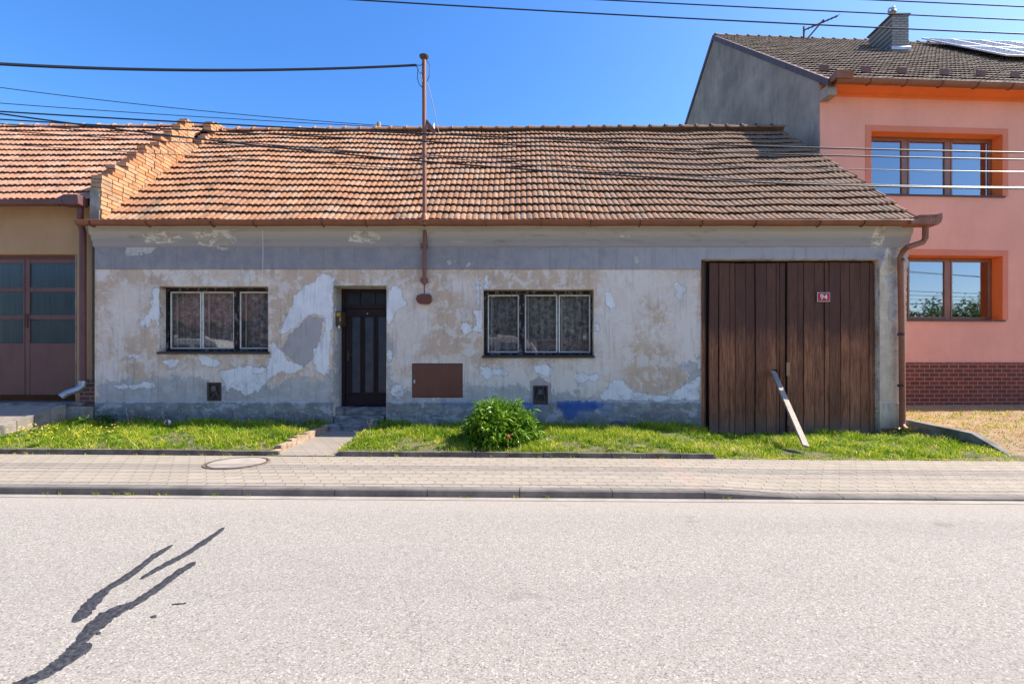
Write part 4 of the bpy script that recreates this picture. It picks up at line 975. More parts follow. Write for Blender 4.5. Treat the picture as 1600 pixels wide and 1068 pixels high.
mb = MB(); mb.tube([(X(677, yq), yq, Z(204, yq)), (X(677, yq), yq, Z(199, yq)), (X(677, yq), yq, Z(196, yq)), (X(677, yq), yq, Z(193, yq))], [.02, .03, .018, .028], 10); mb.build('insulator', M['porcelain'], mast, smooth=True)
mb = MB()
for k, pp in enumerate(([(650, 102), (653, 108), (652, 122), (655, 132), (660, 137)], [(650, 102), (655, 112), (660, 116)], [(651, 103), (658, 118), (660, 128)], [(667, 95), (672, 102), (671, 118), (667, 128)], [(667, 128), (670, 138), (672, 144), (680, 180), (686, 208)], [(649, 101), (656, 103), (662, 99)])):
    mb.tube([P(x_, y_, yq - .03 - .01 * k) for x_, y_ in pp], .007 if k != 4 else .006, 6)
mb.build('loose_wires', M['cable'], mast)

# ------------------------------------------------------------------ vent pipe behind the ridge
mb = MB(); yv = 4.3; mb.tube([(X(592, yv), yv, 6.6), (X(592, yv), yv, Z(193, yv)), (X(592, yv), yv, Z(191, yv))], [.06, .06, .045], 12); mb.build('flue_pipe', M['concrete'], house, smooth=True)
# ------------------------------------------------------------------ brick parapet between the two roofs
def parapet():
    V = []; Q = []; R = []; r = random.Random(3)
    def brick(x0, x1, y0, y1, z0, z1, T):
        base = len(V); rv = r.random()
        for x_ in (x0, x1):
            for y_ in (y0, y1):
                for z_ in (z0, z1): V.append(T(x_, y_, z_)); R.append(rv)
        for f in [(0, 1, 3, 2), (4, 6, 7, 5), (0, 4, 5, 1), (2, 3, 7, 6), (0, 2, 6, 4), (1, 5, 7, 3)]: Q.append(tuple(base + i for i in f))
    X0, X1 = -8.20, -8.00
    run = math.hypot(RY - EY, RZ - EZ); ty, tz = (RY - EY) / run, (RZ - EZ) / run
    bl, bh = .25, .082
    # horizontal courses, following the slope in steps
    zc = 4.19; row = 0
    while zc < 8.02:
        # roof surface depth at this level, bricks lie where the wall stands above the roof
        yroof = (zc - EZ) / SL + EY
        ytop = (zc - EZ - .98) / SL + EY            # foremost point: top edge of the wall
        ya = max(EY + .0, ytop - .0); yb = yroof + .12
        y_ = ya + (0 if ya == EY else -((row * .13) % bl) * .0) - r.uniform(0, .03)
        first = True
        while y_ < yb:
            L = bl if not first else r.choice([bl, bl * .55, bl]); first = False
            ym = y_ + L / 2; top = EZ + (ym - EY) * SL
            lim = top + (.74 if ym < 1.5 else .74 + (ym - 1.5) * .10) if ym < 2.34 else (top + .12 if ym < 3.08 else 7.74 + (ym - 3.08) * .35)
            if ym < 3.72 and zc < lim:
                brick(X0 + r.uniform(-.006, .006), X1 + r.uniform(-.008, .006), y_, y_ + L - .018, zc, zc + bh - .014, lambda a, b, c: (a, b, c))
            y_ += L
        zc += bh; row += 1
    return npmesh('parapet_wall', np.array(V), np.array(Q), M['parapet'], None, {'rnd': np.array(R)})
pw_ = parapet(); tag(pw_, 'stepped orange brick parapet running up between the two tiled roofs', 'wall')
mb = MB(); mb.box(-8.185, -8.014, EY + .015, 2.2, 4.15, 4.2); mb.v = [(a, b, c if c < 4.18 else 4.2 + max(0, b - EY - .1) * .93 + (.42 if b < 1 else .0)) for a, b, c in mb.v]; mb.build('mortar_core', simple('joint_shade_mortar', (0.09, 0.07, 0.055), .95, .3, 9), pw_)  # core coloured dark, painting in the shade of the deep brick joints
mb = MB(); mb.box(-8.22, -8.03, EY - .03, EY - .004, 4.20, Z(296, EY)); mb.build('end_plaster', M['concrete'], pw_, bevel=.02)

# ------------------------------------------------------------------ left neighbour
left = thing('garage_house', (-12, 0, .7), 'ochre house with maroon glazed garage door and bright orange roof', 'house')
LY = 0.10
lz0 = Z(618, LY); ltop = 4.60
gx_r = X(118, LY); gtop = Z(397, LY); gx_l = gx_r - 2.24
mb = MB(); wl = -20.0; wr = X(150) - .005
for a, b, z0, z1 in ((gx_r, wr, lz0 - .4, ltop), (wl, gx_l, lz0 - .4, ltop), (gx_l, gx_r, gtop, ltop)): mb.box(a, b, LY, LY + .3, z0, z1)
mb.box(wl, wr, 6.5, 6.8, 0, ltop); mb.box(wl, wl + .3, LY + .3, 6.5, 0, ltop)
mb.build('wall', M['ochre'], left)
mb = MB(); mb.box(gx_r + .10, wr, LY - .018, LY - .002, lz0 - .2, Z(591, LY)); mb.build('plinth', mat_brick('brown_tile_plinth', (0.20, 0.075, 0.04), (0.12, 0.045, 0.03), (0.36, 0.29, 0.24), 0.25, 0.085, 0.008), left)
mb = MB(); mb.box(gx_r, gx_r + .022, LY - .008, LY + .12, lz0, gtop); mb.build('corner_trim', M['concrete'], left)
# garage door, two leaves
gy2 = LY + .12
mb = MB(); mb.box(gx_l, gx_r, gy2, gy2 + .06, gtop - .06, gtop); mb.box(gx_l, gx_l + .05, gy2, gy2 + .06, lz0, gtop - .06); gd = mb.build('garage_door', M['garage'], left)
lw = (gx_r - gx_l - .05) / 2
for s_ in range(2):
    a = gx_l + .05 + s_ * lw; b = a + lw - .012; za, zb_ = lz0 + .01, gtop - .065
    m = MB(); st = .09; pz = [(Z(536, gy2), Z(499, gy2)), (Z(492, gy2), Z(456, gy2)), (Z(449, gy2), Z(412, gy2))]
    yA, yB = gy2 - .02, gy2 + .03
    m.box(a, a + st, yA, yB, za, zb_); m.box(b - .03, b, yA, yB, za, zb_); cuts = [za] + [q for p_ in pz for q in p_] + [zb_]
    for k in range(0, len(cuts), 2): m.box(a + st, b - .03, yA + .004, yB, cuts[k], cuts[k + 1])
    lf = m.build('door_leaf', M['garage'], gd, bevel=.006)
    m = MB()
    for p_ in pz: m.box(a + st, b - .03, gy2 + .0, gy2 + .008, p_[0], p_[1])
    m.build('door_glass', simple('ribbed_dark_glass', (0.035, 0.05, 0.055), 0.2, 0.3, 3, bump=0.1, stretch=(8, 1, .3)), gd)
mb = MB(); xm = gx_l + .05 + lw; mb.box(xm + .02, xm + .05, gy2 - .035, gy2 - .02, Z(512, gy2), Z(490, gy2)); mb.tube([(xm + .035, gy2 - .03, Z(500, gy2)), (xm + .035, gy2 - .08, Z(500, gy2)), (xm + .13, gy2 - .08, Z(500, gy2))], .01, 8); mb.build('door_handle', M['rust'], gd)
mb = MB(); mb.box(gx_l, gx_r, gy2 + .06, gy2 + .08, lz0, gtop); mb.build('door_backing', M['blackgap'], gd)
LE = (-.18, 4.60); LR = (3.15, 7.66)
rl = tiles('roof', M['tiles_left'], -17.0, lambda t: -8.19, LE[0], LE[1], LR[0], LR[1], 13, 0.232, 2, left, sag=lambda u, t: .01 * math.sin(u * 1.3))
mb = MB(); xr = -8.2; mb.add([(-17, LE[0] + .05, LE[1] - .03), (xr, LE[0] + .05, LE[1] - .03), (xr, LR[0], LR[1] - .002), (-17, LR[0], LR[1] - .002), (xr, 6.6, LE[1]), (-17, 6.6, LE[1])], [(0, 1, 2, 3), (3, 2, 4, 5)]); mb.build('roof_deck', M['rust'], left)
ridge('ridge_tiles', M['tiles_left'], -17, xr - .1, LR[0], LR[1] + .02, .40, .085, rl)
half_gutter(-17, X(95, -.25), -.27, 4.56, .085, M['purple'], left, steps=10)
mb = MB(); a, b = X(90, -.27), X(131, -.27); mb.prism([(-.38, 4.47), (-.16, 4.47), (-.14, 4.66), (-.40, 4.66)], 'x', a + .2, b); mb.prism([(a, 4.56), (a + .2, 4.66), (a + .2, 4.47), (a, 4.50)], 'y', -.38, -.16)
mb.build('gutter_hopper', M['purple'], left, bevel=.02)
mb = MB(); xx = X(125, -.1); mb.tube([(X(125, -.2), -.2, 4.47), (X(125, -.2), -.2, 4.36), (X(125, -.12), -.12, 4.22), (xx, -.04, 4.05), (xx, -.04, lz0 + .28)], .055, 14); lp = mb.build('downpipe', M['purple'], left, smooth=True)
mb = MB(); mb.tube([(xx, -.04, lz0 + .29), (xx, -.05, lz0 + .20), (xx - .05, -.10, lz0 + .13), (xx - .16, -.20, lz0 + .07), (xx - .22, -.26, lz0 + .00)], .062, 14); mb.build('pipe_shoe', M['zinc'], left, smooth=True)
mb = MB(); mb.tube([(xx + .10, -.0 + .06, 3.9), (xx + .10, .06, lz0 + .3)], .015, 8); mb.build('earth_cable', M['wire'], left)
# driveway ramp with concrete sides
def drive_z(y): return float(np.interp(y, [PB, -.25, .2], [.20, .70, .735]))
ex = X(124)  # side edge
sheet('driveway', M['pavers_path'], np.linspace(-20, ex - .10, 30), np.linspace(PB, -.26, 10), lambda x_, y_: drive_z(y_))
mb = MB(); mb.box(-20, X(130), -.25, LY + .4, .2, .735); mb.build('threshold_slab', M['slab'])['kind'] = 'structure'
mb = MB(); ys_ = np.linspace(PB + .02, -.27, 8)
for k in range(7):
    a, b = ys_[k] + .004, ys_[k + 1] - .004
    mb.add([(ex - .10, a, 0), (ex, a, 0), (ex, b, 0), (ex - .10, b, 0), (ex - .10, a, drive_z(a) + .02), (ex, a, drive_z(a) + .02), (ex, b, drive_z(b) + .02), (ex - .10, b, drive_z(b) + .02)],
           [(0, 1, 5, 4), (1, 2, 6, 5), (2, 3, 7, 6), (3, 0, 4, 7), (4, 5, 6, 7)])
mb.box(ex - .12, ex + .30, -.26, -.02, 0, .66)
tag(mb.build('driveway_kerb', M['concrete'], bevel=.008), kind='structure')

# ------------------------------------------------------------------ pink house (its own axes: t along the front, d into the house)
ang = math.radians(3.0); ca, sa = math.cos(ang), math.sin(ang); PC = (7.60, 2.86)
def TP(t, d, z): return (PC[0] + t * ca - d * sa, PC[1] + t * sa + d * ca, z)
def TG(t, d, z):    # gable side stays square to the old house
    return (PC[0] + t, PC[1] + d, z)
def pt(px, d=0.0):
    r = (px - CX) / F
    # solve PC.x + t ca - d sa = r (PC.y + t sa + d ca - CY)
    return (r * (PC[1] + d * ca - CY) - PC[0] + d * sa) / (ca - r * sa)
def pz(px, py, d=0.0):
    t = pt(px, d); D = PC[1] + t * sa + d * ca - CY; return EYE + (HY - py) * D / F
pink = thing('pink_house', (10, 5, .4), 'tall two storey pink house with brown windows and brick plinth', 'house')
PT = 8.62; PZ0 = pz(1450, 566)
wt0, wt1 = pt(1361), pt(1566)
wins = [(wt0, wt1, pz(1360, 303), pz(1360, 205)), (wt0, wt1, pz(1550, 500), pz(1550, 400))]
m = MB(); TE = 14
zs = [.2, wins[1][2], wins[1][3], wins[0][2], wins[0][3], PT]
m.box(0, wt0, 0, .35, .2, PT); m.box(wt1, TE, 0, .35, .2, PT)
for a, b in ((.2, wins[1][2]), (wins[1][3], wins[0][2]), (wins[0][3], PT)): m.box(wt0, wt1, 0, .35, a, b)
m.box(TE - .3, TE, .35, 11, .2, PT); m.box(0, TE - .3, 10.7, 11, .2, PT)
m.build('wall', M['pink'], pink, T=TP)
m = MB(); m.box(0.0, TE + .03, -.035, -.003, 0.1, PZ0); m.build('plinth', M['clinker'], pink, T=TP)
m = MB(); m.box(0.0, TE + .03, -.05, -.002, 0.1, .455); m.build('plinth_skirting', M['concrete'], pink, T=TP)
# cornice band under the eaves
m = MB(); m.prism([(-.001, PT - .30), (-.04, PT - .26), (-.06, PT - .22), (-.36, PT - .14), (-.36, PT - .05), (-.001, PT - .05)], 'x', .12, TE); m.build('cornice', M['orange'], pink, T=TP)
# gable wall and its raised corner
m = MB()
EYD, RYD = 11.9 - 12.3, 18.3 - 12.3; PRZ = 13.95; PEZ = 8.47
def prz(d): return PEZ + (d - EYD) * (PRZ - PEZ) / (RYD - EYD) if d < RYD else PRZ - (d - RYD) * .72
m.prism([(0.02, .2), (0.02, prz(0.02) - .10), (RYD, PRZ - .12), (10.9, prz(10.9) - .1), (10.9, .2)], 'x', -.02, .30)
m.box(-.02, .20, -.33, .02, PT - .45, prz(-.33) - .1)
m.build('gable_wall', M['greyrender'], pink, T=TP)
TS = lambda t, d, z: TP(t, d, z)
pr = tiles('roof', M['tiles_brown'], .02, lambda t: TE, EYD, PEZ, RYD, PRZ, 24, 0.26, 2, pink, T=TP, amp=.020, lift=.050, du=5)
m = MB(); m.add([(0, EYD + .05, PEZ - .03), (TE, EYD + .05, PEZ - .03), (TE, RYD, PRZ - .002), (0, RYD, PRZ - .002), (TE, 11.2, prz(11.2)), (0, 11.2, prz(11.2))], [(0, 1, 2, 3), (3, 2, 4, 5)]); m.build('roof_deck', M['rust'], pink, T=TP)
ridge('ridge_tiles', M['tiles_brown'], 0, TE, RYD, PRZ + .02, .42, .085, pr, T=TP)
m = MB()
vs = []
for d, o_ in ((EYD + .02, 0), (RYD, 0), (11.0, 0)):
    z = prz(d) if d != RYD else PRZ
    vs.append((d, z))
for (d0, z0), (d1, z1) in zip(vs[:-1], vs[1:]):
    m.add([(-.06, d0, z0 - .14), (-.06, d0, z0 + .05), (-.06, d1, z1 + .05), (-.06, d1, z1 - .14), (.10, d0, z0 - .14), (.10, d0, z0 + .05), (.10, d1, z1 + .05), (.10, d1, z1 - .14)], [(0, 1, 2, 3), (7, 6, 5, 4), (1, 5, 6, 2), (0, 3, 7, 4), (0, 4, 5, 1), (3, 2, 6, 7)])
m.build('verge_trim', mat_paint('brown_verge', (0.10, 0.045, 0.035), None, .5, .5), pink, T=TP)
pg = half_gutter(.05, TE, EYD - .07, PEZ - .0, .10, M['gutter'], pink, T=TP, steps=20)
m = MB()
for k in range(9):
    m = MB(); x_ = .9 + k * .92 ; ring = [(x_, EYD - .07 - .106 * math.cos(math.pi * i / 8), PEZ - .106 * math.sin(math.pi * i / 8)) for i in range(9)]
    for a, b in zip(ring[:-1], ring[1:]): m.bar(a, b, .03, .006, (1, 0, .01))
    m.build('gutter_bracket', M['brownmetal'], pg, T=TP)
m = MB(); m.prism([(EYD - .20, PEZ - .04), (EYD + .03, PEZ - .04), (EYD + .08, PEZ + .10), (EYD - .22, PEZ + .17)], 'x', -.02, .42); m.v = [(a, b - (.05 if c > PEZ and a > .2 else 0), c - (.07 if c > PEZ and a > .2 else 0)) for a, b, c in m.v]; m.build('gutter_end_box', M['gutter'], pink, T=TP, bevel=.02)
# snow guards
for px in (1287, 1353, 1409, 1475, 1532, 1586):
    d = 12.62 - 12.3; t = pt(px, d); z = prz(d) + .03
    m = MB(); m.box(t - .13, t + .13, d - .02, d - .0, z + .05, z + .20); m.box(t - .02, t + .02, d - .0, d + .18, z + .02, z + .08); m.build('snow_guard', M['brownmetal'], pink, T=TP)
# windows
def new_window(w_, sill=True, shutters=0):
    a, b, z0, z1 = w_; y0 = .26
    m = MB(); fw = .06
    m.box(a, b, y0, y0 + .07, z1 - fw, z1); m.box(a, b, y0, y0 + .07, z0, z0 + fw); m.box(a, a + fw, y0, y0 + .07, z0 + fw, z1 - fw); m.box(b - fw, b, y0, y0 + .07, z0 + fw, z1 - fw)
    cuts = [a + fw, pt(1411, .26), pt(1418, .26), pt(1478, .26), pt(1485, .26), b - fw]
    m.box(cuts[1], cuts[2], y0, y0 + .07, z0 + fw, z1 - fw); m.box(cuts[3], cuts[4], y0, y0 + .07, z0 + fw, z1 - fw)
    fr = m.build('window', M['winbrown'], pink, T=TP, bevel=.006)
    for k in range(3):
        p, q = cuts[2 * k], cuts[2 * k + 1]; s_ = .045
        m = MB(); zA, zB = z0 + fw, z1 - fw
        m.box(p, p + s_, y0 - .012, y0 + .05, zA, zB); m.box(q - s_, q, y0 - .012, y0 + .05, zA, zB); m.box(p + s_, q - s_, y0 - .012, y0 + .05, zB - s_, zB); m.box(p + s_, q - s_, y0 - .012, y0 + .05, zA, zA + s_)
        m.build('sash', M['winbrown'], fr, T=TP, bevel=.005)
        g = MB(); g.quad((p + s_, y0 + .02, zA + s_), (q - s_, y0 + .02, zA + s_), (q - s_, y0 + .02, zB - s_), (p + s_, y0 + .02, zB - s_)); g.build('pane', M['newglass'], fr, T=TP)
    g = MB(); g.box(a, b, .42, .43, z0, z1); g.build('blind', M['interior'], fr, T=TP)
    m = MB(); m.box(a - .03, b + .05, -.05, y0, z0 - .035, z0 - .002); m.build('sill', M['sill'], fr, T=TP)
    # coloured surround, slightly proud, and orange reveals
    m = MB(); s_ = .15; zc = z0
    m.box(a - s_, a - .001, -.012, -.002, zc, z1 + s_); m.box(b + .001, b + s_, -.012, -.002, zc, z1 + s_); m.box(a, b, -.012, -.002, z1 + .001, z1 + s_)
    m.build('surround', M['pinkband'], fr, T=TP)
    m = MB(); m.box(a, a + .004, -.008, y0, z0, z1); m.box(b - .004, b, -.008, y0, z0, z1); m.box(a + .004, b - .004, -.008, y0, z1 - .004, z1); m.build('reveal', M['orange'], fr, T=TP)
for w_ in wins: new_window(w_)
# chimney
cX, cY0, cY1 = 12.42, 16.2 + CY, 17.3 + CY
m = MB(); m.box(cX, cX + .56, cY0, cY1, 11.6, 13.22); ch = m.build('chimney', mat_brick('grey_chimney_brick_side', (0.36, 0.315, 0.27), (0.26, 0.225, 0.19), (0.11, 0.10, 0.09), 0.27, 0.085, 0.012), pr, bevel=.005)
m = MB(); m.box(cX - .04, cX + .60, cY0 - .04, cY1 + .04, 13.221, 13.27); m.build('chimney_cap', M['rust'], ch) if False else par(m.build('chimney_cap', M['rust']), ch)
m = MB(); m.prism([(cY0 - .05, 12.05), (cY0 - .06, 12.13), (cY0 - .002, 12.2), (cY0 - .002, 12.05)], 'x', cX - .05, cX + .61); par(m.build('flashing', M['zinc']), ch)
m = MB(); cx_, cy_ = cX + .12, cY0 + .15
m.tube([(cx_, cy_, 13.27), (cx_, cy_, 13.42)], .05, 10); m.tube([(cx_, cy_, 13.42), (cx_, cy_, 13.45), (cx_, cy_, 13.50)], [.13, .12, .02], 10); m.tube([(cx_ - .14, cy_, 13.44), (cx_ - .1, cy_, 13.56), (cx_ + .08, cy_, 13.6)], .025, 6); m.ball((cx_ + .03, cy_, 13.57), .06)
par(m.build('cowl', M['zinc'], smooth=True), ch)
# antenna on the ridge
ad = RYD - .1; aD = 18.2 + CY
ant = thing('antenna', (X(1256, aD), aD, PRZ), 'thin television antenna on the brown roof ridge left of chimney', 'antenna')
m = MB(); m.tube([(X(1256, aD), aD, Z(64, aD)), (X(1256, aD), aD, Z(42, aD))], .035, 8); m.build('mast', M['rust'], ant)
m = MB(); m.tube([P(1257, 47, aD), P(1309, 25, aD - .3)], .028, 8); m.tube([P(1262, 60, aD + .2), P(1287, 31, aD - .1)], .028, 8)
for k in range(9):
    u = k / 8; q = Vector(P(1260, 46, aD)) * (1 - u) + Vector(P(1309, 25, aD - .3)) * u; m.tube([q + Vector((0, -.14, -.02)), q + Vector((0, .14, .02))], .009, 5)
m.build('boom', M['rust'], ant)
# solar panels
SD0, SD1 = 17.85 + CY, 14.75 + CY   # world depth of the upper and lower edges at the left end
su = pt(1450, 0); 
def sol_panel():
    th = thing('solar_panel', (0, 0, 0), 'x', 'solar panel', 'solar panels on the pink house roof')
    m = MB(); L, Wd = 1.98, 1.16
    for a, b, c_, d_ in ((0, Wd, 0, .035), (0, Wd, L - .035, L), (0, .035, .035, L - .035), (Wd - .035, Wd, .035, L - .035)): m.box(a, b, c_, d_, 0, .045)
    m.build('panel_frame', M['alu'], th)
    m = MB(); m.box(.035, Wd - .035, .035, L - .035, .02, .035); m.build('cells', M['solar'], th)
    m = MB()
    for k in range(1, 6): m.box(.035 + (Wd - .07) * k / 6 - .004, .035 + (Wd - .07) * k / 6 + .004, .04, L - .04, .0355, .037)
    m.build('cell_lines', M['alu'], th); return th
sp0 = sol_panel()
slope = math.atan2(PRZ - PEZ, RYD - EYD)
tl = pt((14.95 * F / 17.85) + CX, 17.6 - 12.3)
names = {}
for r_ in range(2):
    for c_ in range(4):
        if r_ == 0 and c_ == 0: o = sp0
        else:
            o = sp0.copy(); C.objects.link(o)
            for chd in sp0.children:
                k = chd.copy(); C.objects.link(k); k.parent = o
        s_ = 2.62 / math.cos(slope) * 1.0 + r_ * 2.0 + .35; t = tl + c_ * 1.175
        d = EYD + s_ * math.cos(slope); z = PEZ + s_ * math.sin(slope) + .26
        o.location = TP(t, d, z); o.rotation_euler = (slope, 0, ang)
        o['label'] = ('lower' if r_ == 0 else 'upper') + ' row solar panel, ' + ['at the chimney end', 'second from the chimney end', 'third from the chimney end', 'fourth from the chimney end'][c_] + ' of the roof array'

# yard in front of the pink house and its retaining wall
RX = X(1420)
def yard_z(x_, y_): 
    top = np.interp(y_, [-2.4, -1.9, -1.3, 0, 2.9], [.03, .06, .27, .35, .44]); return float(top)
sheet('yard', M['yard'], np.linspace(RX + .08, 20, 60), np.linspace(PB + .0, 3.6, 40), lambda x_, y_: yard_z(x_, y_) + .015 * math.sin(x_ * 7) * math.sin(y_ * 6))
m = MB(); pr_ = [(.35, .1), (.35, .40), (0, .385), (-1.3, .31), (-1.92, .055), (-2.02, .055), (-2.02, -.2), (.35, -.2)]
m.prism(pr_, 'x', RX + .0, RX + .13); m.box(RX + .13, RX + 6, -2.02, -1.92, -.2, .055)
tag(m.build('retaining_wall', simple('mossy_concrete', (0.20, 0.195, 0.175), .92, .5, 3, bump=.5), bevel=.01), 'low grey concrete retaining wall sloping down beside the gravel yard', 'wall')

def fbm(x, y, s=0):
    return 0.5 + 0.25 * (np.sin(x * 2.1 + s) * np.cos(y * 3.3 + s * 2) + .6 * np.sin(x * 5.3 + y * 4.1 + s * 3) + .5 * np.sin(x * 11 - y * 9 + s) + .3 * np.sin(x * 23 + y * 17 + s * 5))
n = 9000; x = RNG.uniform(RX + .2, 12, n); y = RNG.uniform(-1.8, 1.6, n); f = fbm(x * 1.1, y * 1.6, 3); k = (f > .58) & (RNG.random(n) < .8); x, y = x[k], y[k]
YARD_TUFTS = np.stack([x, y, np.array([yard_z(a, b) for a, b in zip(x, y)])], -1)
# manhole
D_ = 1.28 * F / (723 - HY); mhx, mhy = (371 - CX) * D_ / F, CY + D_
mh = thing('manhole', (mhx, mhy, pav_z(mhx, mhy)), 'round manhole cover with rusty rim set in the pavement', 'manhole')
def disc(m, r0, r1, z0, z1, n=48):
    vs = []
    for k in range(n):
        a = 2 * math.pi * k / n
        for r_, z_ in ((r0, z0), (r0, z1), (r1, z1), (r1, z0)): vs.append((mhx + r_ * math.cos(a), mhy + r_ * math.sin(a), pav_z(mhx, mhy) + (r_ * math.cos(a)) * -.007 + r_ * math.sin(a) * .008 + z_))
    fs = []
    for k in range(n):
        a = 4 * k; b = 4 * ((k + 1) % n)
        fs += [(a + 1, b + 1, b + 2, a + 2), (a + 2, b + 2, b + 3, a + 3)]
    m.add(vs, fs)
m = MB(); disc(m, .372, .40, 0, .012); m.build('frame', simple('rusty_rim', (0.20, 0.145, 0.105), .8, .4, 20), mh)
m = MB(); disc(m, .350, .358, 0, .008); m.build('inner_ring', M['rust'], mh)
m = MB(); n = 48; vs = [(mhx + .345 * math.cos(2 * math.pi * k / n), mhy + .345 * math.sin(2 * math.pi * k / n), pav_z(mhx, mhy) + .012 - .007 * .345 * math.cos(2 * math.pi * k / n) + .345 * .008 * math.sin(2 * math.pi * k / n)) for k in range(n)]; m.add(vs, [tuple(range(n))]); m.build('cover', M['manhole'], mh)

# ------------------------------------------------------------------ grass
def blades(name, pts, hts, wid, rnd, mat, bend=0.6, parent=None):
    n = len(pts); a = RNG.uniform(0, 2 * np.pi, n); lean = RNG.uniform(0.1, bend, n) * hts
    dx, dy = np.cos(a), np.sin(a); b = RNG.uniform(0, 2 * np.pi, n); wx, wy = np.cos(b) * wid / 2, np.sin(b) * wid / 2
    P0 = pts; V = np.zeros((n, 5, 3))
    V[:, 0] = P0 + np.stack([wx, wy, 0 * wx], -1); V[:, 1] = P0 - np.stack([wx, wy, 0 * wx], -1)
    mid = P0 + np.stack([dx * lean * .35, dy * lean * .35, hts * .6], -1)
    V[:, 2] = mid - np.stack([wx, wy, 0 * wx], -1) * .8; V[:, 3] = mid + np.stack([wx, wy, 0 * wx], -1) * .8
    V[:, 4] = P0 + np.stack([dx * lean, dy * lean, hts], -1)
    i = np.arange(n)[:, None] * 5
    T1 = np.concatenate([i + np.array([[0, 1, 2]]), i + np.array([[0, 2, 3]]), i + np.array([[3, 2, 4]])], 0)
    return npmesh(name, V.reshape(-1, 3), T1, mat, parent, {'rnd': np.repeat(rnd, 5)})
def fbm(x, y, s=0):
    return 0.5 + 0.25 * (np.sin(x * 2.1 + s) * np.cos(y * 3.3 + s * 2) + .6 * np.sin(x * 5.3 + y * 4.1 + s * 3) + .5 * np.sin(x * 11 - y * 9 + s) + .3 * np.sin(x * 23 + y * 17 + s * 5))
def rosettes(x0, x1, n, label):
    C_, D_l, L_, W_, R_ = [], [], [], [], []
    for _ in range(n):
        x_ = random.uniform(x0, x1); y_ = random.uniform(PB + .12, -.12)
        if math.hypot((x_ + .33) / .7, (y_ + 1.65) / .6) < 1: continue
        z_ = turf_z(x_, y_); k = random.randint(5, 9); sz = random.uniform(.05, .12); rv = random.uniform(.05, .5)
        for i in range(k):
            a = i * 6.28 / k + random.uniform(-.3, .3); C_.append((x_, y_, z_ + .02)); D_l.append((math.cos(a), math.sin(a), random.uniform(.2, .9))); L_.append(sz * random.uniform(.7, 1.2)); W_.append(sz * .28); R_.append(rv + random.uniform(-.05, .1))
    o = leaf_cloud('lawn_weeds', np.array(C_), unit(np.array(D_l)), np.array(L_), np.array(W_), np.clip(np.array(R_), 0, 1), M['grass'], None, .35)
    return tag(o, label, 'weeds', None, 'stuff')
def lawn(x0, x1, n, seed, label, g):
    x = RNG.uniform(x0, x1, n); y = PB + .07 + (2.32) * RNG.random(n) ** 1.0
    f = fbm(x, y, seed); dry = fbm(x * 1.3 + 4, y * 1.7, seed + 2)
    if x0 > -3:
        bx = np.clip((x - 4.6) / 3, 0, 1); lim = PB + 0.0 + np.where(x > 5.2, (x - 5.2) * .12, 0)
        keep = (y > lim) & ~((np.hypot((x + .33) / .62, (y + 1.62) / .55) < .8))
    else: keep = y > -9
    dens = RNG.random(n) < np.clip(-.15 + f * 1.9, 0.06, 1); keep &= dens
    if x0 < -3: keep &= ~((x < X(124) + .15))
    x, y, f, dry = x[keep], y[keep], f[keep], dry[keep]; n = len(x)
    t = (y - PB) / 2.4
    z = np.array([turf_z(a, b) for a, b in zip(x, y)])
    h = (.028 + .095 * RNG.random(n) ** 2.0) * (.25 + 1.3 * f) * (.7 + .6 * t)
    drymask = np.clip((dry - .38) * 2.4, 0, 1) * np.clip(1.3 - t * 1.1, 0.15, 1)
    rnd = np.clip(RNG.beta(2, 3, n) * .72 + (fbm(x * .8, y * 1.3, seed + 7) - .5) * .35 + drymask * .45 * RNG.random(n) + (RNG.random(n) < .08) * .35, 0, 1)
    o = blades('grass', np.stack([x, y, z - .01], -1), h, RNG.uniform(.006, .015, n), rnd, M['grass'], 1.2)
    return tag(o, label, 'grass', g, 'stuff')
lawn(-8.45, -3.74, 52000, 1, 'green lawn strip with dandelions under the left window', None)
lawn(-2.72, 7.58, 115000, 5, 'green lawn strip before the right window and gate', None)
# yard straw and moss tufts
n = 16000; x = RNG.uniform(RX + .2, 13, n); y = RNG.uniform(-1.85, 2.75, n); f = fbm(x * 1.5, y * 2, 9); k = (RNG.random(n) < f * .8); x, y = x[k], y[k]
z = np.array([yard_z(a, b) for a, b in zip(x, y)])
tag(blades('dry_grass', np.stack([x, y, z], -1), RNG.uniform(.01, .045, len(x)), RNG.uniform(.006, .014, len(x)), RNG.random(len(x)), M['straw'], 2.0), 'sparse dry straw and moss on the gravel yard', 'dry grass', None, 'stuff')
n = len(YARD_TUFTS); tag(blades('yard_grass', YARD_TUFTS, RNG.uniform(.02, .07, n), RNG.uniform(.006, .012, n), RNG.random(n), M['grass'], 1.4), 'green tufts breaking through the gravel yard', 'grass', None, 'stuff')
# weeds in pavement joints and along kerbs
def rowweeds(name, pts, label):
    A = []; 
    for (px_, y_, z_, cnt, sp_) in pts:
        for _ in range(cnt): A.append((px_ + random.gauss(0, sp_), y_ + random.gauss(0, .012), z_))
    A = np.array(A); n = len(A)
    return tag(blades(name, A, RNG.uniform(.015, .05, n), RNG.uniform(.004, .008, n), RNG.uniform(.2, .85, n), M['grass'], 1.4), label, 'weeds', None, 'stuff')
pts = []
for _ in range(46): x_ = random.uniform(-7.5, 7.0); pts.append((x_, PB - .008, pav_z(x_, PB), random.randint(4, 22), random.uniform(.01, .06)))
for _ in range(16): x_ = random.uniform(-5.5, 2.5); pts.append((x_, KY - .012, road_z(x_), random.randint(3, 14), .02))
for _ in range(140): x_ = random.uniform(2.9, 7.5); pts.append((x_, PB + random.uniform(-.03, .05), pav_z(x_, PB), random.randint(4, 14), .05))
rowweeds('kerb_weeds', pts, 'tiny weeds sprouting along the kerbs and edging')

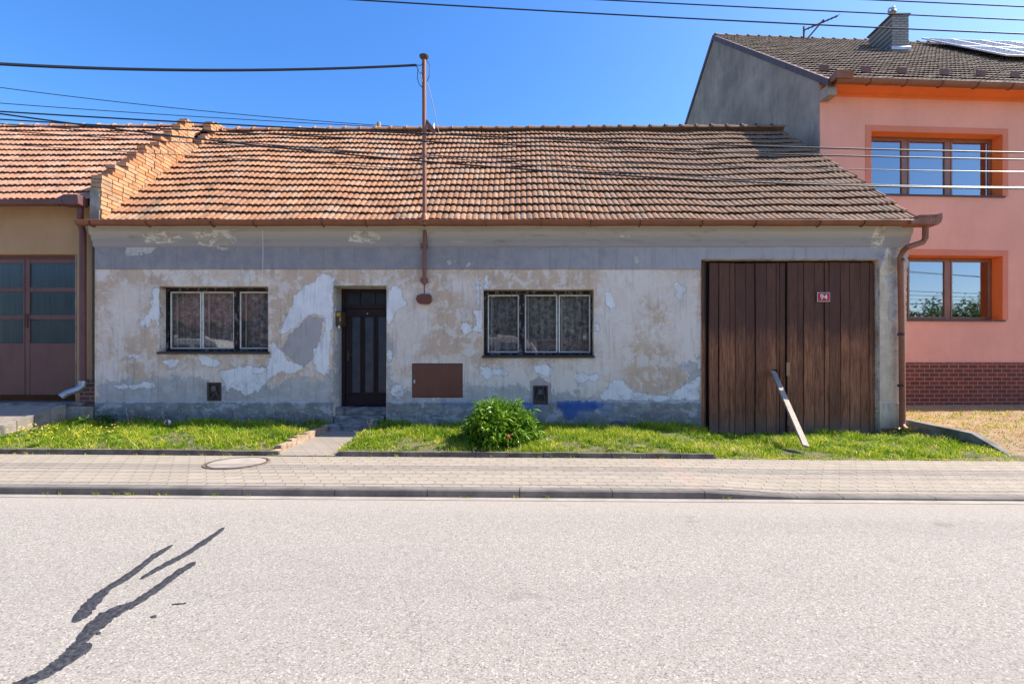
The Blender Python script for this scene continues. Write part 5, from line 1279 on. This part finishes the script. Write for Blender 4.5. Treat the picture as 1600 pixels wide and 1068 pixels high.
# dandelion heads
mb = MB()
for _ in range(95):
    px = random.uniform(5, 190); x_ = X(px, -1.2) + random.uniform(-.2, .2); x_ = max(x_, X(124) + .1); y_ = random.uniform(-1.9, -.25); z_ = turf_z(x_, y_) + random.uniform(.06, .11)
    mb.ball((x_, y_, z_), .014, .014, .008, 7, 4)
for _ in range(14):
    x_ = random.uniform(-2, 7); y_ = random.uniform(-2.1, -.6); mb.ball((x_, y_, turf_z(x_, y_) + .06), .011, .011, .007, 7, 4)
tag(mb.build('dandelion_flowers', M['yellow']), 'yellow dandelion heads scattered through the lawn', 'flowers', None, 'stuff')
# seed stalks against the wall
mb = MB()
for _ in range(70):
    px = random.choice([random.uniform(170, 515), random.uniform(170, 515), random.uniform(610, 700), random.uniform(850, 1090)]); y_ = random.uniform(-.45, -.1); x_ = X(px, y_); h = random.uniform(.12, .30); z_ = turf_z(x_, y_)
    dx_ = random.uniform(-.06, .06); mb.tube([(x_, y_, z_), (x_ + dx_ * .4, y_, z_ + h * .6), (x_ + dx_, y_, z_ + h)], [.0025, .002, .0018], 4)
    mb.ball((x_ + dx_, y_, z_ + h), .006, .006, .016, 5, 4)
tag(mb.build('dry_stalks', M['dry']), 'thin dry seed stalks standing along the house wall', 'stalks', None, 'stuff')

# ------------------------------------------------------------------ leafy plants
def leaf_cloud(name, centers, dirs, L, Wd, rnd, mat, parent=None, droop=.25):
    """pointed folded leaves: centre, direction, length, width"""
    n = len(centers); up = np.tile([0, 0, 1.0], (n, 1)); up += RNG.normal(0, .35, (n, 3))
    side = np.cross(dirs, up); side /= np.linalg.norm(side, axis=1)[:, None] + 1e-9; nor = np.cross(side, dirs)
    V = np.zeros((n, 6, 3)); L = L[:, None]; Wd = Wd[:, None]
    V[:, 0] = centers; V[:, 1] = centers + dirs * L * .45 + side * Wd / 2 + nor * Wd * .12; V[:, 2] = centers + dirs * L * .45 - side * Wd / 2 + nor * Wd * .12
    V[:, 3] = centers + dirs * L * .5 - nor * Wd * .1; V[:, 4] = centers + dirs * L - np.array([[0, 0, 1.0]]) * L * droop; V[:, 5] = centers
    i = np.arange(n)[:, None] * 6
    T1 = np.concatenate([i + np.array([[0, 3, 1]]), i + np.array([[0, 2, 3]]), i + np.array([[1, 3, 4]]), i + np.array([[3, 2, 4]])], 0)
    return npmesh(name, V.reshape(-1, 3), T1, mat, parent, {'rnd': np.repeat(rnd, 6)})
def unit(v): return v / (np.linalg.norm(v, axis=-1)[..., None] + 1e-9)
by = -1.72; bx = X(779, by); bz = turf_z(bx, by) - .03
bush = thing('peony_bush', (bx, by, bz), 'round dark green peony bush with buds growing in the lawn', 'bush')
nst = 680; th = RNG.uniform(0, 2 * np.pi, nst); rr = np.sqrt(RNG.random(nst)); ph = RNG.random(nst)
tips = []; stems = MB()
for i in range(nst):
    el = math.acos(1 - ph[i] * 1.0) if True else 0
    d = np.array([math.sin(el) * math.cos(th[i]), math.sin(el) * math.sin(th[i]), math.cos(el)])
    k = random.uniform(.55, 1.0) ** .6 * (1 + .10 * math.sin(th[i] * 3 + 1) + .07 * math.sin(th[i] * 7 + el * 5))
    tip = np.array([bx, by, bz + .06]) + d * np.array([.63, .52, .64]) * k; tips.append((tip, d))
    if i % 4 == 0: stems.tube([(bx + d[0] * .12, by + d[1] * .12, bz), tuple(tip * .5 + np.array([bx + d[0] * .1, by + d[1] * .1, bz + .2]) * .5 + np.array([0, 0, .05])), tuple(tip)], [.008, .006, .003], 5)
stems.build('stems', M['weed'], bush)
cs, ds, Ls, Ws, rs = [], [], [], [], []
for tip, d in tips:
    n = random.randint(8, 12)
    for k in range(n):
        v = d * random.uniform(.2, 1.1) + np.array([random.gauss(0, .7), random.gauss(0, .7), random.gauss(.15, .45)]); v = v / np.linalg.norm(v)
        cs.append(tip - d * random.uniform(0, .12) + np.array([random.gauss(0, .02) for _ in range(3)])); ds.append(v); Ls.append(random.uniform(.08, .165)); Ws.append(random.uniform(.022, .042)); rs.append(min(1, max(0, random.gauss(.5, .25))))
leaf_cloud('foliage', np.array(cs), np.array(ds), np.array(Ls), np.array(Ws), np.array(rs), M['peony'], bush)
for i in range(0, nst, 16):
    tip, d = tips[i]
    if d[2] > .15: q = tip + d * .07; MB().ball(tuple(q), .011, .011, .013, 8, 6).build('bud', M['bud'], bush, smooth=True)
mb = MB(); q = P(794, 682, by - .46)
for k in range(9): a = k * 2.4; mb.ball((q[0] + .012 * math.cos(a), q[1] + .012 * math.sin(a), q[2] + .006 * (k % 3)), .017, .015, .02, 8, 6)
mb.build('blossom', M['pinkpetal'], bush, smooth=True)
rosettes(-8.3, -3.8, 150, 'broad leaved weeds in the left lawn strip'); rosettes(-2.6, 7.3, 240, 'broad leaved weeds in the right lawn strip')
def weed(name, x_, y_, n, R, H, label, mat='weed', cat='weed', Lm=.09, Wm=.035):
    z_ = turf_z(x_, y_); t = thing(name, (x_, y_, z_), label, cat)
    c = np.stack([RNG.normal(x_, R * .4, n), RNG.normal(y_, R * .25, n), z_ + RNG.random(n) * H], -1)
    d = unit(np.stack([RNG.normal(0, 1, n), RNG.normal(-.3, 1, n), RNG.uniform(.1, 1.2, n)], -1))
    leaf_cloud('leaves', c, d, RNG.uniform(.6, 1.2, n) * Lm, RNG.uniform(.6, 1.2, n) * Wm, RNG.random(n), M[mat], t)
    s = MB()
    for k in range(5): s.tube([(x_ + random.gauss(0, R * .2), y_, z_), (x_ + random.gauss(0, R * .3), y_, z_ + H * random.uniform(.6, 1))], .004, 5)
    s.build('stem', M['weed'], t)
weed('weed_clump', X(165, -.25), -.25, 150, .28, .16, 'dark leafy weed clump at the left corner of the old house')
weed('weed_clump', X(1424, -.35) - .1, -.30, 60, .22, .20, 'bright leafy weed at the foot of the right downpipe', 'peony')
weed('weed_clump', X(113, -.9) + .18, -.9, 40, .12, .22, 'upright weed beside the driveway kerb', 'peony')
weed('weed_clump', X(597, -.3) - .05, -.38, 26, .10, .16, 'small weed sprouting beside the door step', 'peony')
mb = MB()
x_, y_ = X(578, -.45), -.45
for k in range(7): dx_ = random.uniform(-.05, .05); mb.tube([(x_, y_, .25), (x_ + dx_, y_, .25 + random.uniform(.1, .2))], .004, 5); mb.ball((x_ + dx_, y_, .25 + random.uniform(.1, .2)), .012, .01, .025, 6, 5, .2)
tag(mb.build('dead_stalk', M['dry']), 'dry seed head standing by the door step', 'dead plant')
# ball, rubble stones
bp = P(262, 660, -.55); ball = thing('ball', (bp[0], bp[1], bp[2] - .04), 'small red and white ball lying in the grass', 'ball')
mb = MB(); mb.ball(bp, .055, n=20, m=14); mb.build('shell', M['white'], ball, smooth=True)
mb = MB(); 
for a0 in (0.4, 2.5, 4.6):
    vs = []; fs = []
    for i in range(9):
        for j in range(5):
            th_ = .3 + 2.4 * i / 8; a = a0 + .9 * j / 4; r_ = .0562; vs.append((bp[0] + r_ * math.sin(th_) * math.cos(a), bp[1] + r_ * math.sin(th_) * math.sin(a), bp[2] + r_ * math.cos(th_)))
    for i in range(8):
        for j in range(4): q = i * 5 + j; fs.append((q, q + 5, q + 6, q + 1))
    mb.add(vs, fs)
mb.build('red_stripes', M['signred'], ball, smooth=True)
for (px, py, rx, rz, lab) in ((965, 664, .17, .075, 'larger dark stone leaning at the foot of the blue plinth'), (992, 667, .13, .055, 'small dark stone right of the larger one at the plinth')):
    mb = MB(); q = P(px, py, -.16); mb.ball(q, rx, .09, rz, 12, 7, .16); tag(mb.build('rubble_stone', simple('dark_stone', (0.10, 0.085, 0.085), .85, .4, 9), bevel=0), lab, 'stone', 'stones at the plinth')

# ------------------------------------------------------------------ overhead wires
def wire(pts, r, mat, label, y0, y1=None, name='overhead_cable', group='cables strung above the street'):
    y1 = y0 if y1 is None else y1; a, b = pts[0][0], pts[-1][0]
    xs = np.array([p[0] for p in pts], float); ys = np.array([p[1] for p in pts], float)
    deg = min(2, len(pts) - 1); co = np.polyfit(xs, ys, deg); A = []
    for k in range(41):
        px = a + (b - a) * k / 40; py = np.polyval(co, px); yy = y0 + (y1 - y0) * k / 40; A.append(P(px, py, yy))
    A = [Vector(p) for p in A]; A.insert(0, A[0] + (A[0] - A[1]).normalized() * 14)
    if b > 1000: A.append(A[-1] + (A[-1] - A[-2]).normalized() * 14)
    mb = MB(); mb.tube(A, r, 6); o = mb.build(name, mat, smooth=True); return tag(o, label, 'cable', group)
wire([(-60, 97), (0, 99), (150, 107), (300, 110), (480, 108), (650, 102)], .022, M['cable'], 'thick black cable sagging to the top of the roof mast', -3.0, -.33)
wire([(-60, 130), (0, 136), (205, 160), (400, 181), (590, 198), (830, 208)], .012, M['cable'], 'thin upper line crossing the sky behind the left roof', 6, 9)
wire([(-60, 157), (0, 161), (400, 187), (590, 199), (810, 207)], .012, M['cable'], 'second thin line crossing the sky behind the left roof', 6.2, 9.2)
wy = -2.4
wire([(-200, 164), (0, 173), (200, 183), (400, 196), (680, 210), (900, 221), (1100, 227), (1290, 231), (1600, 238), (1800, 241)], .0105, M['cable'], 'highest black cable passing before the tiled roof and pink house', wy)
wire([(-200, 176), (0, 184), (150, 194), (400, 208), (650, 222), (800, 229), (1000, 234), (1290, 241), (1600, 249), (1800, 253)], .0095, M['cable'], 'second black cable passing before the tiled roof and pink house', wy - .1)
wire([(-200, 190), (0, 203), (400, 229), (650, 242), (800, 248), (1000, 257), (1287, 263), (1600, 268), (1800, 270)], .0065, M['wire'], 'bare grey cable crossing the middle of the pink house window', wy - .2)
wire([(-200, 152), (0, 175), (126, 193), (217, 205), (400, 227), (600, 246), (800, 264), (1000, 277), (1287, 291), (1600, 294), (1800, 293)], .011, M['cable'], 'lowest black cable slanting across the whole tiled roof', wy - .3)
wire([(900, 263), (1100, 277), (1287, 287), (1600, 291), (1800, 292)], .006, M['wire'], 'bare bright wire just above the lowest cable at right', wy - .5)
wire([(75, 230), (250, 240), (400, 250), (660, 265)], .005, M['wire'], 'very thin pale wire low over the left half of the roof', wy)
wire([(400, -9), (565, 0), (800, 13), (1060, 29), (1330, 42), (1600, 53), (1800, 61)], .009, M['cable'], 'lowest of the three lines crossing the sky at top right', -3.2)
wire([(800, -7), (940, 0), (1060, 5), (1330, 20), (1600, 31.5), (1800, 40)], .008, M['cable'], 'middle of the three lines crossing the sky at top right', -3.3)
wire([(1200, -7), (1370, 0), (1600, 11), (1800, 20)], .008, M['cable'], 'highest of the three lines crossing the sky at top right', -3.4)

# ------------------------------------------------------------------ the other side of the street (seen in the window reflections)
sheet('opposite_pavement', M['pavers_path'], np.linspace(-40, 40, 9), [-15.4, -12.2], lambda x, y: .09 + road_z(x))
mb = MB(); mb.box(-36, 14, -15.8, -15.45, -.4, 2.9); mb.box(-36.05, 14.05, -15.85, -15.40, 2.9, 2.98)
for k in range(9): mb.box(-36 + k * 6.2, -35.6 + k * 6.2, -15.449, -15.36, -.4, 2.9)
tag(mb.build('brick_garden_wall', mat_brick('garden_wall_brick', (0.16, 0.085, 0.07), (0.12, 0.065, 0.055), (0.2, 0.17, 0.15), .26, .085, .01)), 'long red brick wall across the street, reflected in the old window panes', 'wall')
def tree(x_, y_, h, r_, label, seed):
    t = thing('garden_tree', (x_, y_, -.4), label, 'tree', 'trees across the street'); rg = np.random.default_rng(seed); rr_ = random.Random(seed)
    m = MB(); m.tube([(x_, y_, -.4), (x_ + .1, y_, h * .3), (x_ - .05, y_ + .1, h * .55), (x_, y_, h * .8)], [.22, .17, .12, .05], 9)
    for k in range(7):
        a = k * 2.4; m.tube([(x_, y_, h * (.28 + .05 * k)), (x_ + math.cos(a) * r_ * .4, y_ + math.sin(a) * r_ * .4, h * (.45 + .05 * k)), (x_ + math.cos(a) * r_ * .75, y_ + math.sin(a) * r_ * .75, h * (.52 + .055 * k))], [.08, .05, .02], 6)
    m.build('trunk', M['rust'], t, smooth=True)
    cl = []
    for k in range(26):
        a = rg.uniform(0, 6.28); e = rg.uniform(-.5, 1); q = rg.random() ** .5
        cl.append((x_ + math.cos(a) * r_ * q * .8, y_ + math.sin(a) * r_ * q * .8, h * .50 + e * h * .42 * (1 - q * .4)))
    cl = np.array(cl); n = 7000; ci = cl[rg.integers(0, len(cl), n)]; c = ci + rg.normal(0, r_ * .17, (n, 3)); d = unit(rg.normal(0, 1, (n, 3)))
    leaf_cloud('crown', c, d, rg.uniform(.22, .38, n), rg.uniform(.13, .22, n), rg.random(n), M['weed'], t)
for k, (x_, y_, h, r_) in enumerate([(-29, -19, 9, 3.2), (-23, -20, 8, 3.0), (-12, -18.5, 8.5, 3.2), (-6, -20, 9.5, 3.4), (0, -18.8, 8, 3.0), (5.5, -20, 9, 3.3), (26, -20, 7.6, 3.0), (31, -21, 6.6, 3.0), (35.5, -20, 7.4, 3.2), (43, -22, 8.0, 3.4)]):
    tree(x_, y_, h, r_, ['tree across the street reflected in the old house panes', 'low tree across the street reflected in the pink house window'][k > 5], 40 + k)
oh = thing('opposite_house', (-17.5, -19, -.4), 'house with orange roof across the street, reflected in the left old window', 'house')
mb = MB(); mb.box(-20.5, -14.5, -24, -18.2, -.4, 3.9); mb.build('wall', M['ochre'], oh)
mb = MB(); mb.prism([(-17.8, 3.8), (-21.1, 6.9), (-24.4, 3.8), (-24.4, 3.95), (-21.1, 7.1), (-17.8, 3.95)], 'x', -20.8, -14.2); mb.build('roof', simple('distant_orange_roof', (0.20, 0.11, 0.08), .9, .3, 2), oh)
van = thing('parked_van', (-3.2, -11.2, 0), 'white van across the street reflected low in the right old window', 'van')
def body(y0, y1, x0, prof_): mb = MB(); mb.prism([(x0 + a, c * 1.25) for a, c in prof_], 'y', y0, y1); return mb
body(-12.1, -10.3, -3.0, [(0, .25), (4.7, .25), (4.75, .9), (4.55, 1.15), (3.9, 1.3), (3.2, 2.05), (2.9, 2.15), (.15, 2.2), (0, 2.0)]).build('body', M['white'], van, bevel=.06)
body(-10.299, -10.28, -3.0, [(2.3, 1.3), (3.7, 1.3), (3.1, 1.9), (2.3, 1.95)]).build('side_window', M['solar'], van)
body(-10.299, -10.28, -3.0, [(.5, 1.3), (2.1, 1.3), (2.1, 1.95), (.5, 1.95)]).build('side_window', M['solar'], van)
for xw in (.85, 3.8):
    for yw in (-10.32, -12.08): MB().tube([(-3.0 + xw, yw - .1, .33), (-3.0 + xw, yw + .1, .33)], .33, 20).build('wheel', M['cable'], van)

van2 = van.copy(); C.objects.link(van2); van2.location = (-16.4, van.location.y, 0); van2['label'] = 'white van across the street reflected low in the left old window'
van['group'] = van2['group'] = 'vans across the street'
for ch_ in list(van.children): k = ch_.copy(); C.objects.link(k); k.parent = van2; k.matrix_parent_inverse = ch_.matrix_parent_inverse.copy()
